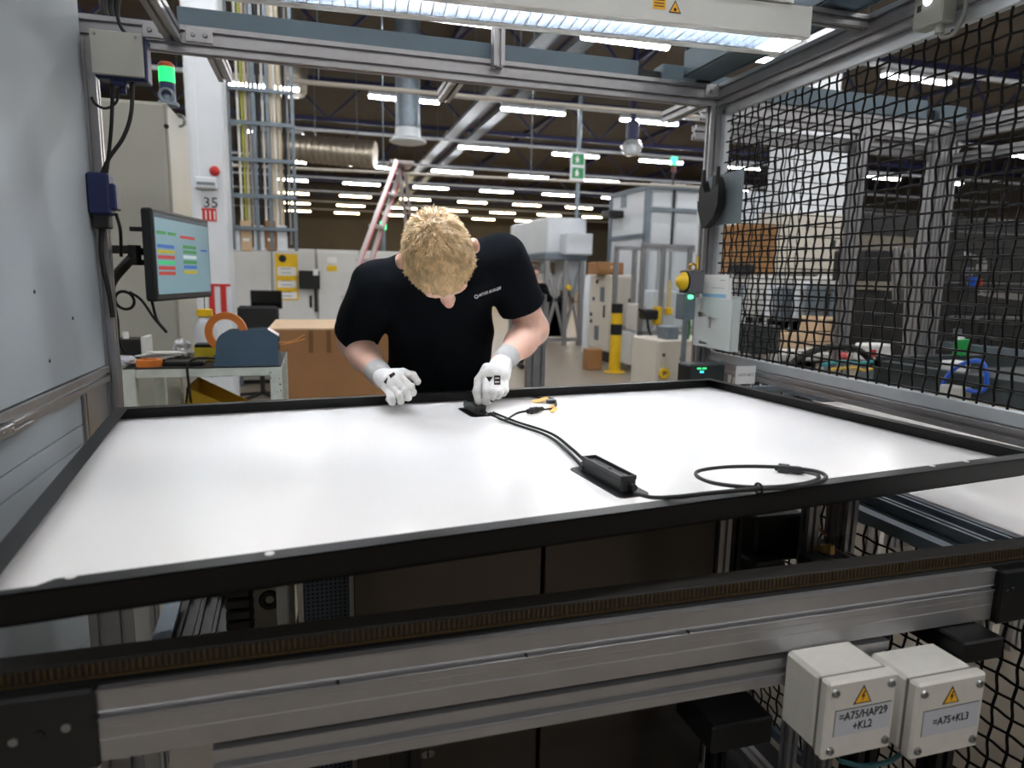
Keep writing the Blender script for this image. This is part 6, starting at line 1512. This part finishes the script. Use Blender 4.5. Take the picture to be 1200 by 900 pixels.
lay('glove_print', gr_, bvR, *quad((453.6, 442.5), (454.4, 443), (452.5, 450.5), (449.5, 447.5)), PRT); lay('glove_print', gr_, bvR, *quad((455.5, 439.5), (461.5, 435.8), (463.6, 438.8), (457.8, 443.4)), PRT)
# chest lettering with emblem, follows the cloth
def logo():
    vs, fs = text_mesh('MEYER BURGER', 9.2, 0, 'LEFT', 1.04, bold=.025)
    wd = max(v[0] for v in vs); sc = 28.0/wd; P0x, P0y, ang = 560.8, 346.5, math.radians(19)
    out = []
    for a, b, c in vs:
        x_, y_ = a*sc, b*sc*1.45; out.append(at(P0x+x_*math.cos(ang)+y_*math.sin(ang)*1, P0y-x_*math.sin(ang)+y_*-math.cos(ang), 1.8))
    lay('shirt_lettering', shirt, bvS, out, fs, WTXT, .0022)
    for k in range(6):
        t = 2*PI*k/6+.2; c_ = (558.2+2.6*math.cos(t), 347.6+2.6*math.sin(t)); t2 = t+2*PI/6; d_ = (558.2+2.6*math.cos(t2), 347.6+2.6*math.sin(t2))
        t3 = (t+t2)/2; i_ = (558.2+1.5*math.cos(t2), 347.6+1.5*math.sin(t2)); j_ = (558.2+1.5*math.cos(t), 347.6+1.5*math.sin(t))
        lay('shirt_emblem', shirt, bvS, *tri([c_, d_, i_, j_]), WTXT, .0022)
logo()
# ------------------------------------------------------------------ the second person, far behind
q = on(617, 431, z=0); FX, FY = q.x, q.y
hd_ = on(626, 318, y=FY); HT = hd_.z+.10
def fp(x, y, z): return np.array([FX+x, FY+y, z])
hx_ = hd_.x-FX
def p2_f(P):
    d = ell(P, fp(hx_, 0, HT-.11), I3, (.075, .09, .11))
    d = sminp(d, cone(P, fp(hx_, 0, HT-.2), fp(hx_*.9, .0, HT-.3), .05, .06), .04)
    d = sminp(d, cone(P, fp(hx_*.9-.12, 0, HT-.32), fp(hx_*.9+.12, 0, HT-.32), .06, .06), .06)
    d = sminp(d, cone(P, fp(hx_*.9, 0, HT-.35), fp(.05, 0, .78), .13, .12, ((0, 1, 0), 1.5)), .06)
    for s in (-1, 1):
        d = sminp(d, cone(P, fp(hx_*.9+s*.17, 0, HT-.33), fp(hx_*.9+s*.2, -.14, HT-.5), .045, .04), .03)
        d = sminp(d, cone(P, fp(hx_*.9+s*.2, -.14, HT-.5), fp(hx_*.8+s*.08, -.3, HT-.38), .038, .03), .02)
        d = sminp(d, cone(P, fp(.05+s*.07, 0, .76), fp(.03+s*.09, -.04, .42), .08, .06), .03)
        d = sminp(d, cone(P, fp(.03+s*.09, -.04, .42), fp(s*.1, .02, .06), .055, .042), .02)
        d = sminp(d, cone(P, fp(s*.1, .02, .045), fp(s*.11, -.13, .035), .042, .034), .02)
    return d
far = field('person', p2_f, (FX-.45, FY-.5, -.02), (FX+.5, FY+.3, HT+.05), .018, SKIN, None, 1)
tag(far, 'person in dark clothes standing by the far machines', 'person')
field('shirt', lambda P: np.maximum(np.maximum(p2_f(P)-.014, P[:, 2]-(HT-.27)), .80-P[:, 2]), (FX-.45, FY-.5, .75), (FX+.5, FY+.3, HT), .018, SHIRT, far, 1)
field('trousers', lambda P: np.maximum(np.maximum(p2_f(P)-.012, P[:, 2]-.81), .09-P[:, 2]), (FX-.4, FY-.4, .05), (FX+.4, FY+.3, .85), .018, TROU, far, 1)
field('shoes', lambda P: np.maximum(p2_f(P)-.008, P[:, 2]-.11), (FX-.4, FY-.4, -.03), (FX+.4, FY+.3, .15), .015, BLKP, far, 1)
field('hair', lambda P: np.maximum(ell(P, fp(hx_, .012, HT-.1), I3, (.084, .098, .112)), np.maximum(-(P[:, 2]-(HT-.13)-.4*(FY-P[:, 1])), -9)), (FX-.3, FY-.2, HT-.25), (FX+.4, FY+.2, HT+.06), .012, mat('dark_hair', (60, 38, 30), .6), far, 1)
